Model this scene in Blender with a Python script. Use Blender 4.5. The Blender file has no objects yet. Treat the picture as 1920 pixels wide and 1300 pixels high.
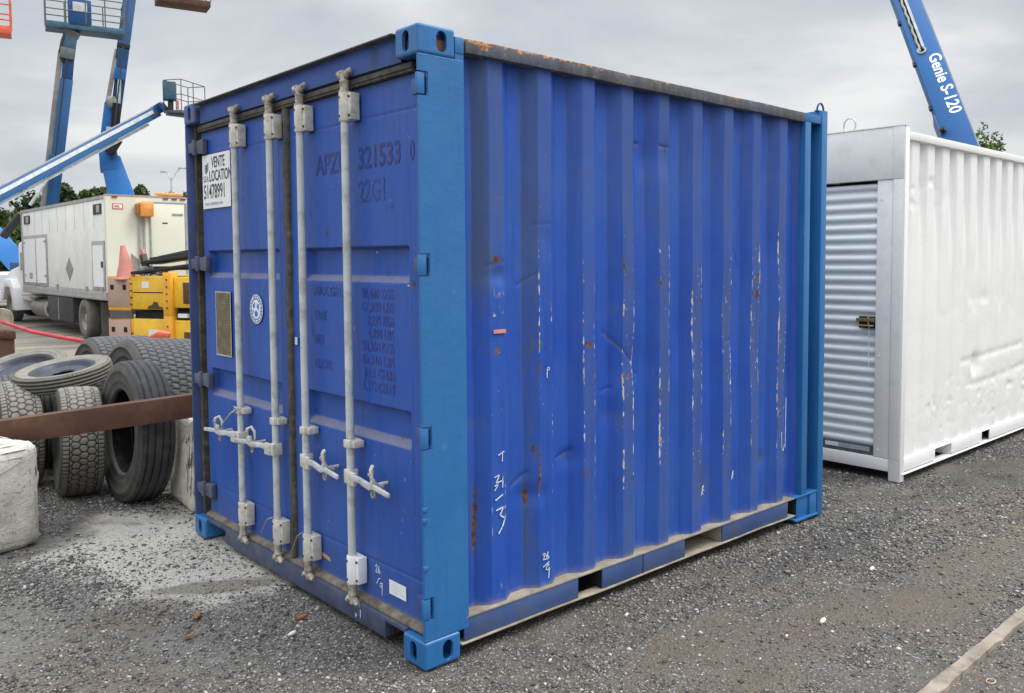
import bpy, bmesh, math, random
import numpy as np
from mathutils import Vector, Matrix
random.seed(7); rng = np.random.default_rng(7)
D2R = math.radians
scene = bpy.context.scene
COL = scene.collection

# ------------------------------------------------------------------ camera
YAW, PITCH, ROLL = .8221, -.0555, -.0043
CAM = Vector((-1.9362, -2.8019, 1.6666))
cy_, sy_, cp_, sp_ = math.cos(YAW), math.sin(YAW), math.cos(PITCH), math.sin(PITCH)
FW = Vector((cy_*cp_, sy_*cp_, sp_)); _r = Vector((sy_, -cy_, 0)); _u = _r.cross(FW)
RT = _r*math.cos(ROLL)+_u*math.sin(ROLL); UP = -_r*math.sin(ROLL)+_u*math.cos(ROLL)
cd = bpy.data.cameras.new('camera'); cam = bpy.data.objects.new('camera', cd); COL.objects.link(cam)
cd.sensor_width = 36; cd.lens = 1600.98/1920*36
cd.shift_x = -(1021.44-960)/1920; cd.shift_y = (575.61-650)/1920
cd.clip_start = .05; cd.clip_end = 6000
cam.matrix_world = Matrix(((RT.x, UP.x, -FW.x, CAM.x), (RT.y, UP.y, -FW.y, CAM.y), (RT.z, UP.z, -FW.z, CAM.z), (0, 0, 0, 1)))
scene.camera = cam
scene.render.resolution_x = 1024; scene.render.resolution_y = 693

def at(px, py, d):
    """survey helper: the world point that the photograph's pixel sees at distance d"""
    return CAM + (FW + RT*((px-1021.44)/1600.98) - UP*((py-575.61)/1600.98))*d

# ------------------------------------------------------------------ light
SUN_EL, SUN_AZ = D2R(56), D2R(-46)     # direction to the sun, azimuth from +X
w = bpy.data.worlds.new('World'); scene.world = w; w.use_nodes = True
nt = w.node_tree; nt.nodes.clear(); N = nt.nodes.new; L = nt.links.new
def wn(t, **k):
    n = N(t)
    for a, b in k.items(): setattr(n, a, b)
    return n
def wmath(op, a, b=None, c=None):
    n = N('ShaderNodeMath'); n.operation = op
    for i, v in enumerate((a, b, c)):
        if v is None: continue
        if isinstance(v, (int, float)): n.inputs[i].default_value = v
        else: L(v, n.inputs[i])
    return n.outputs[0]
tc = N('ShaderNodeTexCoord'); sep = N('ShaderNodeSeparateXYZ'); L(tc.outputs['Generated'], sep.inputs[0])
el = wmath('MAXIMUM', sep.outputs[2], 0.0)
den = wmath('ADD', el, .20)
cmb = N('ShaderNodeCombineXYZ')
L(wmath('DIVIDE', sep.outputs[0], den), cmb.inputs[0]); L(wmath('DIVIDE', sep.outputs[1], den), cmb.inputs[1])
cmb.inputs[2].default_value = 3.7
n1 = N('ShaderNodeTexNoise'); n1.inputs['Scale'].default_value = .95; n1.inputs['Detail'].default_value = 7; n1.inputs['Roughness'].default_value = .5; n1.inputs['Distortion'].default_value = .35
L(cmb.outputs[0], n1.inputs['Vector'])
n2 = N('ShaderNodeTexNoise'); n2.inputs['Scale'].default_value = .42; n2.inputs['Detail'].default_value = 4
L(cmb.outputs[0], n2.inputs['Vector'])
mixn = wmath('ADD', wmath('MULTIPLY', n1.outputs[0], .6), wmath('MULTIPLY', n2.outputs[0], .4))
cr = N('ShaderNodeValToRGB'); L(mixn, cr.inputs[0])
e = cr.color_ramp; e.elements[0].position = .39; e.elements[0].color = (.52, .56, .62, 1)
e.elements[1].position = .555; e.elements[1].color = (.93, .94, .945, 1)
m_ = e.elements.new(.475); m_.color = (.67, .71, .755, 1)
# overcast sky: brighter overhead, a pale band low down
lift = wmath('ADD', 1.0, wmath('MULTIPLY', wmath('MAXIMUM', wmath('SUBTRACT', el, .30), 0), 4.9))
hz = N('ShaderNodeMapRange'); hz.inputs[1].default_value = 0; hz.inputs[2].default_value = .10; hz.inputs[3].default_value = .6; hz.inputs[4].default_value = 0
L(el, hz.inputs[0])
mh = N('ShaderNodeMix'); mh.data_type = 'RGBA'; L(hz.outputs[0], mh.inputs[0]); L(cr.outputs[0], mh.inputs[6]); mh.inputs[7].default_value = (.80, .82, .84, 1)
vs = N('ShaderNodeVectorMath'); vs.operation = 'SCALE'; L(mh.outputs[2], vs.inputs[0]); L(lift, vs.inputs['Scale'])
sky = N('ShaderNodeTexSky'); sky.sky_type = 'NISHITA'; sky.sun_disc = False
sky.sun_elevation = SUN_EL; sky.sun_rotation = D2R(90)-SUN_AZ; sky.air_density = 1; sky.dust_density = 4
bg1 = N('ShaderNodeBackground'); L(sky.outputs[0], bg1.inputs[0]); bg1.inputs[1].default_value = .05
bg2 = N('ShaderNodeBackground'); L(vs.outputs[0], bg2.inputs[0]); bg2.inputs[1].default_value = 1.0
msh = N('ShaderNodeMixShader'); msh.inputs[0].default_value = .93
L(bg1.outputs[0], msh.inputs[1]); L(bg2.outputs[0], msh.inputs[2])
wo = N('ShaderNodeOutputWorld'); L(msh.outputs[0], wo.inputs[0])

sd = bpy.data.lights.new('sun', 'SUN'); sd.energy = 2.0; sd.angle = D2R(24); sd.color = (1, .965, .91)
sun = bpy.data.objects.new('sun', sd); COL.objects.link(sun)
sdir = Vector((math.cos(SUN_EL)*math.cos(SUN_AZ), math.cos(SUN_EL)*math.sin(SUN_AZ), math.sin(SUN_EL)))
sun.rotation_euler = sdir.to_track_quat('Z', 'Y').to_euler(); sun.location = (0, 0, 30)

vw = scene.view_settings; vw.view_transform = 'Standard'; vw.look = 'None'; vw.exposure = 0.0; vw.gamma = 1; vw.use_curve_mapping = False

# ------------------------------------------------------------------ materials
class NT:
    """small node-graph writer"""
    def __init__(s, name):
        s.m = bpy.data.materials.new(name); s.m.use_nodes = True; s.t = s.m.node_tree
        s.b = s.t.nodes['Principled BSDF']; s.tc = None
    def n(s, t): return s.t.nodes.new(t)
    def l(s, a, b): s.t.links.new(a, b)
    def obj(s):
        if s.tc is None: s.tc = s.n('ShaderNodeTexCoord')
        return s.tc.outputs['Object']
    def scaled(s, v):
        n = s.n('ShaderNodeMapping'); n.inputs['Scale'].default_value = v; s.l(s.obj(), n.inputs[0]); return n.outputs[0]
    def noise(s, sc, det=4, rough=.55, vec=None, dist=0):
        n = s.n('ShaderNodeTexNoise'); n.inputs['Scale'].default_value = sc; n.inputs['Detail'].default_value = det
        n.inputs['Roughness'].default_value = rough; n.inputs['Distortion'].default_value = dist
        s.l(vec or s.obj(), n.inputs['Vector']); return n.outputs[0]
    def vor(s, sc, vec=None, out='Distance', feat='F1'):
        n = s.n('ShaderNodeTexVoronoi'); n.inputs['Scale'].default_value = sc; n.feature = feat
        s.l(vec or s.obj(), n.inputs['Vector']); return n.outputs[out]
    def rng(s, v, a, b, c=0., d=1.):
        n = s.n('ShaderNodeMapRange'); s.l(v, n.inputs[0])
        for i, q in enumerate((a, b, c, d)): n.inputs[i+1].default_value = q
        return n.outputs[0]
    def math(s, op, a, b=None):
        n = s.n('ShaderNodeMath'); n.operation = op
        for i, v in enumerate((a, b)):
            if v is None: continue
            if isinstance(v, (int, float)): n.inputs[i].default_value = v
            else: s.l(v, n.inputs[i])
        return n.outputs[0]
    def mix(s, f, a, b):
        n = s.n('ShaderNodeMix'); n.data_type = 'RGBA'
        for i, v in ((0, f), (6, a), (7, b)):
            if isinstance(v, (int, float)): n.inputs[i].default_value = v
            elif isinstance(v, tuple): n.inputs[i].default_value = (*v, 1) if len(v) == 3 else v
            else: s.l(v, n.inputs[i])
        return n.outputs[2]
    def attr(s, name, out='Color'):
        n = s.n('ShaderNodeAttribute'); n.attribute_name = name; return n.outputs[out]
    def sep(s, v):
        n = s.n('ShaderNodeSeparateColor'); s.l(v, n.inputs[0]); return n.outputs
    def color(s, v):
        if isinstance(v, tuple): s.b.inputs['Base Color'].default_value = (*v, 1)
        else: s.l(v, s.b.inputs['Base Color'])
    def rough(s, v):
        if isinstance(v, (int, float)): s.b.inputs['Roughness'].default_value = v
        else: s.l(v, s.b.inputs['Roughness'])
    def bump(s, v, st=.3, dist=.01):
        n = s.n('ShaderNodeBump'); n.inputs['Strength'].default_value = st; n.inputs['Distance'].default_value = dist
        s.l(v, n.inputs['Height']); s.l(n.outputs[0], s.b.inputs['Normal'])

def plain(name, col, rough=.5, metal=0., var=.18, sc=6., dirt=None, dirt_amt=.5, bump=0., bsc=60.):
    g = NT(name)
    c2 = tuple(min(1, c*(1+var)) for c in col); c1 = tuple(c*(1-var) for c in col)
    c = g.mix(g.rng(g.noise(sc, 5), .35, .65), c1, c2)
    if dirt:
        c = g.mix(g.rng(g.noise(sc*1.7+1, 6, .65), .48, .72, 0, dirt_amt), c, dirt)
    g.color(c); g.rough(g.rng(g.noise(sc*2, 3), .3, .7, max(0, rough-.08), min(1, rough+.08)))
    g.b.inputs['Metallic'].default_value = metal
    if bump: g.bump(g.noise(bsc, 4), bump, .004)
    return g.m

BLUE = (.019, .083, .385)
POST = (.018, .130, .345)
GRIME = (.055, .058, .060)
RUST = (.16, .062, .028)
DUST = (.30, .255, .20)

def worn_blue(name, base, faded, rough=.42):
    """r scratches, g rust, b grime, a dust from the mesh's own wear attribute"""
    g = NT(name)
    big = g.noise(1.3, 5, .6); fine = g.noise(38, 5, .65)
    streak = g.noise(1.0, 5, .6, g.scaled((26, 26, 1.3)))
    c = g.mix(g.rng(big, .35, .68), base, faded)
    c = g.mix(g.rng(streak, .48, .74, 0, .42), c, tuple(x*.62 for x in base))
    c = g.mix(g.rng(g.noise(9, 6, .7), .56, .72, 0, .42), c, (.075, .100, .19))
    a = g.attr('wear'); s = g.sep(a)
    f = lambda ch, lo, hi: g.rng(g.math('ADD', ch, g.math('MULTIPLY', g.math('SUBTRACT', fine, .5), .8)), lo, hi)
    c = g.mix(g.math('MULTIPLY', f(s[2], .12, .95), .80), c, (.066, .094, .165))
    c = g.mix(g.math('MULTIPLY', f(g.attr('wear', 'Alpha'), .3, .85), .62), c, (.24, .215, .19))
    rc = g.mix(g.rng(g.noise(30, 4), .4, .6), (.055, .034, .025), (.16, .085, .050))
    c = g.mix(f(s[1], .38, .62), c, rc)
    c = g.mix(g.math('MULTIPLY', f(s[0], .44, .68), .9), c, g.mix(g.rng(g.noise(16, 3), .42, .6), (.58, .56, .52), (.42, .31, .20)))
    g.color(c)
    g.b.inputs['Specular IOR Level'].default_value = .32
    r = g.rng(g.math('ADD', s[1], g.math('ADD', s[2], g.attr('wear', 'Alpha'))), 0, 1, rough, .85)
    g.rough(r)
    g.bump(g.math('ADD', g.math('MULTIPLY', fine, .25), g.math('MULTIPLY', g.noise(5, 4), 1.0)), .22, .012)
    return g.m

M = {}
M['door'] = worn_blue('worn_blue_door', BLUE, (.040, .105, .38), .42)
M['panel'] = worn_blue('worn_blue_panel', (.014, .071, .385), (.032, .098, .385), .42)
M['blue_dark'] = plain('old_blue_paint', (.020, .045, .19), .5, dirt=GRIME, dirt_amt=.8, sc=5)
M['blue_old'] = plain('faded_blue_steel', (.045, .085, .25), .5, dirt=(.075, .07, .068), dirt_amt=.95, sc=4, bump=.15)
def post_mat():
    g = NT('fresh_blue_paint')
    c = g.mix(g.rng(g.noise(2.2, 5), .35, .65), POST, (.026, .150, .365))
    c = g.mix(g.rng(g.noise(14, 6, .7), .62, .74, 0, .5), c, (.10, .24, .40))
    c = g.mix(g.rng(g.noise(23, 6, .75), .705, .73, 0, .8), c, (.030, .045, .075))
    c = g.mix(g.rng(g.noise(1, 5, .6, g.scaled((30, 30, 1.6))), .56, .72, 0, .3), c, (.012, .085, .24))
    g.color(c); g.rough(g.rng(g.noise(7, 4), .3, .7, .28, .50)); g.bump(g.noise(12, 6, .65), .40, .008)
    return g.m
M['post'] = post_mat()
M['rail_rust'] = None
def rail_mat():
    g = NT('weathered_top_rail')
    st = g.noise(1, 5, .6, g.scaled((22, 22, 3)))
    c = g.mix(g.rng(st, .35, .7), (.050, .052, .056), (.11, .115, .13))
    c = g.mix(g.rng(g.noise(2.3, 5), .50, .66, 0, .45), c, (.07, .095, .19))
    z = g.n('ShaderNodeSeparateXYZ'); g.l(g.obj(), z.inputs[0])
    edge = g.rng(z.outputs[2], 2.546, 2.572)
    rv = g.math('ADD', g.noise(11, 6, .7), g.math('MULTIPLY', edge, .16))
    nearx = g.rng(z.outputs[0], .2, 1.6, .07, -.02)
    rv = g.math('ADD', rv, nearx)
    c = g.mix(g.rng(rv, .60, .66), c, g.mix(g.rng(g.noise(40, 3), .4, .6), (.17, .06, .028), (.50, .27, .13)))
    g.color(c); g.rough(.75); g.bump(g.noise(30, 5), .4, .01)
    return g.m
M['rail_rust'] = rail_mat()
M['rust'] = plain('rusty_steel', (.105, .047, .028), .85, var=.35, sc=5, dirt=(.055, .030, .022), dirt_amt=.8, bump=.35, bsc=30)
M['rust_dark'] = plain('dark_rust', (.10, .05, .03), .85, var=.4, sc=30)
M['rubber_seal'] = plain('dirty_rubber_seal', (.065, .061, .052), .8, var=.4, sc=14, dirt=(.18, .155, .12), dirt_amt=.7, bump=.3)
M['dust_ledge'] = plain('dust_covered_steel', (.29, .25, .19), .9, var=.25, sc=9, dirt=(.12, .10, .08), dirt_amt=.5, bump=.3)
M['bar'] = plain('pale_galvanised_bar', (.54, .565, .56), .5, .0, var=.10, sc=7, dirt=(.27, .235, .19), dirt_amt=.75, bump=.12)
M['bracket'] = plain('pale_painted_bracket', (.60, .57, .51), .55, var=.10, sc=20, dirt=(.30, .23, .17), dirt_amt=.7, bump=.2)
M['cam'] = plain('rust_stained_cam', (.42, .38, .32), .6, var=.3, sc=30, dirt=(.13, .065, .04), dirt_amt=.95, bump=.3)
M['bolt'] = plain('rusted_bolt', (.09, .055, .04), .7, sc=40)
M['dark'] = plain('dark_void_steel', (.010, .011, .014), .9)
M['sill'] = plain('dirty_blue_sill', (.052, .068, .135), .6, sc=9, dirt=(.10, .098, .095), dirt_amt=1.0, bump=.25)
M['white_paint'] = plain('white_gloss_paint', (.81, .81, .79), .32, var=.015, sc=2, bump=.04, bsc=6)
M['grey_paint'] = plain('light_grey_paint', (.77, .77, .76), .7, var=.03, sc=4, dirt=(.60, .60, .585), dirt_amt=.5)
M['shutter'] = plain('shutter_slats', (.74, .79, .81), .35, .0, var=.03, sc=2)
M['brass'] = plain('brass_latch', (.50, .36, .12), .35, .8)
M['black'] = plain('black_metal', (.018, .018, .020), .5)
M['rubber'] = plain('black_rubber', (.022, .022, .022), .75)
M['paper'] = plain('white_paper', (.80, .80, .80), .5, var=.03)
M['ink'] = plain('black_ink', (.04, .04, .06), .6)
M['stencil'] = plain('dark_blue_stencil', (.018, .030, .170), .5, var=.35, sc=30)
M['stencil_faded'] = plain('faded_blue_stencil', (.026, .050, .24), .5, var=.4, sc=26)
M['chalk'] = plain('white_chalk', (.66, .70, .74), .8, var=.2, sc=50)
M['plate'] = plain('weathered_brass_plate', (.19, .155, .095), .55, .3, var=.3, sc=18, dirt=(.07, .055, .04), dirt_amt=.6)
M['alu'] = plain('bare_aluminium', (.50, .50, .50), .4, .5)
M['orange'] = plain('orange_plastic', (.72, .30, .06), .5)
M['pink'] = plain('faded_pink_tape', (.62, .24, .22), .6)
M['lift_blue'] = plain('boom_blue_paint', (.002, .070, .205), .5, var=.12, sc=.8)
M['lift_blue_dark'] = plain('boom_dark_blue_paint', (.003, .055, .19), .35, var=.15, sc=.8)
M['lift_bright'] = plain('boom_bright_blue_paint', (.015, .155, .46), .5, var=.08, sc=.8)
M['teal'] = plain('platform_teal_paint', (.035, .10, .15), .5, var=.2)
M['track'] = plain('grey_beige_cable_track', (.33, .32, .29), .6, var=.2, sc=2, dirt=(.15, .14, .13), dirt_amt=.5)
M['pale'] = plain('pale_boom_stripe', (.46, .49, .50), .45)
M['rail_dark'] = plain('dark_tube_rail', (.10, .12, .13), .5)
M['red_orange'] = plain('red_orange_platform', (.62, .11, .05), .5)
M['truck_white'] = plain('truck_cream_panel', (.75, .75, .71), .45, var=.05, sc=1.5, dirt=(.60, .60, .57), dirt_amt=.5)
M['truck_cream'] = plain('truck_cream_rear', (.70, .69, .57), .45, var=.04, sc=1.2)
M['truck_trim'] = plain('truck_grey_trim', (.34, .33, .31), .5, var=.15)
M['truck_hood'] = plain('truck_white_hood', (.78, .78, .78), .45, var=.02)
M['yellow'] = plain('worn_yellow_paint', (.82, .50, .035), .5, var=.1, sc=3, dirt=(.45, .25, .03), dirt_amt=.5)
M['yellow_orange'] = plain('orange_yellow_paint', (.80, .38, .03), .5, var=.12, sc=3)
M['peach'] = plain('faded_peach_plate', (.46, .31, .24), .6, var=.1, sc=3)
M['cone'] = plain('faded_orange_cone', (.60, .24, .19), .6, var=.1)
M['glass'] = plain('dark_glass', (.05, .07, .08), .1)
M['glass_grey'] = plain('grey_windscreen', (.20, .24, .26), .15)
M['red_strap'] = plain('red_strap', (.50, .04, .05), .6)
M['trunk'] = plain('bark', (.07, .055, .04), .9)
M['brick'] = plain('far_brick', (.28, .12, .09), .85, sc=.6)
M['lamp'] = plain('pale_lamp_steel', (.45, .47, .48), .5)

# ------------------------------------------------------------------ mesh helpers
def link(name, me, mat, parent=None):
    o = bpy.data.objects.new(name, me); COL.objects.link(o)
    for m in (mat if isinstance(mat, (list, tuple)) else [mat]): me.materials.append(m)
    if parent: o.parent = parent
    return o
def thing(name, label, cat, loc=(0, 0, 0), group=None, rotz=0.):
    o = bpy.data.objects.new(name, None); COL.objects.link(o); o.location = loc; o.rotation_euler = (0, 0, rotz)
    o.empty_display_size = .2; tag(o, label, cat, group); return o
def tag(o, label=None, cat=None, group=None, kind=None):
    if label: o['label'] = label
    if cat: o['category'] = cat
    if group: o['group'] = group
    if kind: o['kind'] = kind
    return o
def basis(d, up=(0, 0, 1)):
    d = Vector(d).normalized(); up = Vector(up)
    s = d.cross(up)
    if s.length < 1e-4: s = d.cross(Vector((1, 0, 0)))
    s.normalize(); return d, s, s.cross(d).normalized()
class MB:
    def __init__(s, off=(0, 0, 0)): s.v = []; s.f = []; s.off = Vector(off)
    def add(s, vs, fs):
        b = len(s.v); s.v += [tuple(Vector(v)-s.off) for v in vs]; s.f += [tuple(i+b for i in f) for f in fs]; return s
    def box(s, x0, x1, y0, y1, z0, z1):
        return s.add([(x0, y0, z0), (x1, y0, z0), (x1, y1, z0), (x0, y1, z0), (x0, y0, z1), (x1, y0, z1), (x1, y1, z1), (x0, y1, z1)],
                     [(0, 3, 2, 1), (4, 5, 6, 7), (0, 1, 5, 4), (1, 2, 6, 5), (2, 3, 7, 6), (3, 0, 4, 7)])
    def bar(s, p, q, w, h, up=(0, 0, 1), w2=None, h2=None):
        p, q = Vector(p), Vector(q); d, sd, u = basis(q-p, up); w2 = w2 or w; h2 = h2 or h
        vs = []
        for c, a, b in ((p, w, h), (q, w2, h2)):
            vs += [c-sd*a/2-u*b/2, c+sd*a/2-u*b/2, c+sd*a/2+u*b/2, c-sd*a/2+u*b/2]
        return s.add(vs, [(0, 3, 2, 1), (4, 5, 6, 7), (0, 1, 5, 4), (1, 2, 6, 5), (2, 3, 7, 6), (3, 0, 4, 7)])
    def tube(s, pts, r, n=10, cap=True):
        pts = [Vector(p) for p in pts]; rs = r if isinstance(r, (list, tuple)) else [r]*len(pts)
        vs = []; fs = []
        _, a, b = basis(pts[1]-pts[0])
        for i, p in enumerate(pts):
            d = (pts[min(i+1, len(pts)-1)]-pts[max(i-1, 0)]).normalized()
            a = (a-d*a.dot(d)).normalized(); b = d.cross(a)
            for k in range(n):
                t = 2*math.pi*k/n; vs.append(p+(a*math.cos(t)+b*math.sin(t))*rs[i])
        for i in range(len(pts)-1):
            for k in range(n):
                fs.append((i*n+k, i*n+(k+1) % n, (i+1)*n+(k+1) % n, (i+1)*n+k))
        if cap: fs += [tuple(range(n-1, -1, -1)), tuple((len(pts)-1)*n+k for k in range(n))]
        return s.add(vs, fs)
    def prism(s, poly, ext):
        n = len(poly); ext = Vector(ext); poly = [Vector(p) for p in poly]
        nr = Vector((0, 0, 0))
        for i in range(n): nr += poly[i].cross(poly[(i+1) % n])
        if nr.dot(ext) > 0: poly = poly[::-1]
        return s.add(poly+[p+ext for p in poly], [tuple(range(n)), tuple(range(2*n-1, n-1, -1))]+[(i, i+n, (i+1) % n+n, (i+1) % n) for i in range(n)])
    def build(s, name, mat, parent=None, bevel=0., smooth=False, seg=2):
        me = bpy.data.meshes.new(name); me.from_pydata(s.v, [], s.f)
        bm = bmesh.new(); bm.from_mesh(me)
        bmesh.ops.recalc_face_normals(bm, faces=bm.faces)
        if bevel: bmesh.ops.bevel(bm, geom=[e for e in bm.edges if len(e.link_faces) == 2 and e.calc_face_angle(0) > .35], offset=bevel, segments=seg, profile=.5, affect='EDGES', clamp_overlap=True)
        bm.to_mesh(me); bm.free()
        if smooth or bevel:
            me.polygons.foreach_set('use_smooth', [True]*len(me.polygons))
            o = link(name, me, mat, parent)
            try: me.set_sharp_from_angle(angle=D2R(38))
            except Exception: pass
            return o
        me.update(); return link(name, me, mat, parent)
def grid_mesh(name, P, mat, parent=None, wear=None, smooth=True, flip=False, wrap_u=False):
    """P: (nu, nv, 3) array"""
    nu, nv = P.shape[:2]
    me = bpy.data.meshes.new(name)
    idx = np.arange(nu*nv).reshape(nu, nv)
    if wrap_u: idx = np.vstack([idx, idx[:1]])
    a, b, c, d = idx[:-1, :-1], idx[1:, :-1], idx[1:, 1:], idx[:-1, 1:]
    q = np.stack([a, d, c, b] if flip else [a, b, c, d], -1).reshape(-1, 4)
    me.vertices.add(nu*nv); me.vertices.foreach_set('co', P.reshape(-1).astype(np.float32))
    me.loops.add(len(q)*4); me.loops.foreach_set('vertex_index', q.reshape(-1).astype(np.int32))
    me.polygons.add(len(q)); me.polygons.foreach_set('loop_start', np.arange(0, len(q)*4, 4, dtype=np.int32))
    me.polygons.foreach_set('use_smooth', np.full(len(q), smooth))
    me.update(calc_edges=True)
    if wear is not None:
        at_ = me.attributes.new('wear', 'FLOAT_COLOR', 'POINT'); at_.data.foreach_set('color', wear.reshape(-1).astype(np.float32))
    return link(name, me, mat, parent)
def vnoise(u, v, seed=0, oct=1, rough=.5):
    out = 0; amp = 1; tot = 0
    for o in range(oct):
        r = np.random.default_rng(seed*31+o).random((256, 256))
        uu, vv = u*2**o, v*2**o
        i, j = np.floor(uu).astype(int), np.floor(vv).astype(int); fu, fv = uu-i, vv-j
        fu = fu*fu*(3-2*fu); fv = fv*fv*(3-2*fv)
        g = lambda a, b: r[a % 256, b % 256]
        out = out+amp*((g(i, j)*(1-fu)+g(i+1, j)*fu)*(1-fv)+(g(i, j+1)*(1-fu)+g(i+1, j+1)*fu)*fv); tot += amp; amp *= rough
    return out/tot
def sstep(x, a, b):
    t = np.clip((x-a)/(b-a), 0, 1); return t*t*(3-2*t)
def seg_dist(X, Z, x0, z0, x1, z1):
    dx, dz = x1-x0, z1-z0; t = np.clip(((X-x0)*dx+(Z-z0)*dz)/(dx*dx+dz*dz), 0, 1)
    return np.hypot(X-x0-t*dx, Z-z0-t*dz)
def boolean(o, cutters):
    for c in cutters:
        m = o.modifiers.new('b', 'BOOLEAN'); m.object = c; m.operation = 'DIFFERENCE'; m.solver = 'EXACT'
    dg = bpy.context.evaluated_depsgraph_get(); dg.update()
    me = bpy.data.meshes.new_from_object(o.evaluated_get(dg)); o.modifiers.clear(); o.data = me
    me.polygons.foreach_set('use_smooth', [False]*len(me.polygons))
    for c in cutters: bpy.data.objects.remove(c)
    return o
def stadium(c, u, v, hw, hh, n=8):
    """upright oval outline, half width hw, half height hh"""
    c, u, v = Vector(c), Vector(u), Vector(v); out = []
    for k in range(n+1):
        t = math.pi*k/n; out.append(c+u*hw*math.cos(t)+v*((hh-hw)+hw*math.sin(t)))
    for k in range(n+1):
        t = math.pi+math.pi*k/n; out.append(c+u*hw*math.cos(t)+v*(-(hh-hw)+hw*math.sin(t)))
    return out
_tc = {}
def text_geo(s, size, xs=1., ext=.0003, bold=0.):
    k = (s, size, xs, ext, bold)
    if k not in _tc:
        cu = bpy.data.curves.new('t', 'FONT'); cu.body = s; cu.size = size; cu.extrude = ext; cu.resolution_u = 3; cu.offset = bold
        o = bpy.data.objects.new('t', cu); COL.objects.link(o)
        dg = bpy.context.evaluated_depsgraph_get(); dg.update(); me = bpy.data.meshes.new_from_object(o.evaluated_get(dg))
        _tc[k] = ([(v.co.x*xs, v.co.y, v.co.z) for v in me.vertices], [tuple(p.vertices) for p in me.polygons])
        bpy.data.objects.remove(o); bpy.data.meshes.remove(me)
    return _tc[k]
def put_text(mb, s, size, org, u, v, xs=1., bold=0., ext=.0003):
    org, u, v = Vector(org), Vector(u), Vector(v); n = u.cross(v)
    vs, fs = text_geo(s, size, xs, ext, bold)
    mb.add([org+u*a+v*b+n*c for a, b, c in vs], fs)
def stroke(mb, pts, wd, org, u, v, th=.0008):
    org, u, v = Vector(org), Vector(u), Vector(v); n = u.cross(v)
    for (a, b), (c, d) in zip(pts[:-1], pts[1:]):
        p, q = org+u*a+v*b, org+u*c+v*d; dr = (q-p)
        if dr.length < 1e-6: continue
        dr.normalize(); mb.bar(p-dr*wd*.3, q+dr*wd*.3, wd, th, up=n)

# ------------------------------------------------------------------ ground
def ground_h(x, y): return -.25*sstep(np.asarray(y, float), 6.5, 14.)
def gline(a, b, st, lo, hi):
    c = np.arange(a, b, st); L_ = [a-st]; R_ = [b]
    s = st
    while L_[-1] > lo: s *= 1.25; L_.append(L_[-1]-s)
    s = st
    while R_[-1] < hi: s *= 1.25; R_.append(R_[-1]+s)
    return np.concatenate([np.array(L_[::-1]), c, np.array(R_)])
gx = gline(-3, 8, .035, -900, 1500); gy = gline(-3.2, 6, .035, -900, 1500)
GX, GY = np.meshgrid(gx, gy, indexing='ij')
near = sstep(-np.hypot(GX-2, GY-1.5), -9, -6)
GZ = ground_h(GX, GY) + near*((vnoise(GX*1.3+60, GY*1.3+60, 3, 3)-.55)*.035+(vnoise(GX*9+90, GY*9+90, 4, 2)-.6)*.010)
under = (GX > -.25)*(GX < 3.4)*(GY > -.25)*(GY < 2.7)
GZ = np.where(near > 0, np.minimum(GZ, .004), GZ)
GZ = np.where(under, np.minimum(GZ, -.002), GZ)
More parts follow.
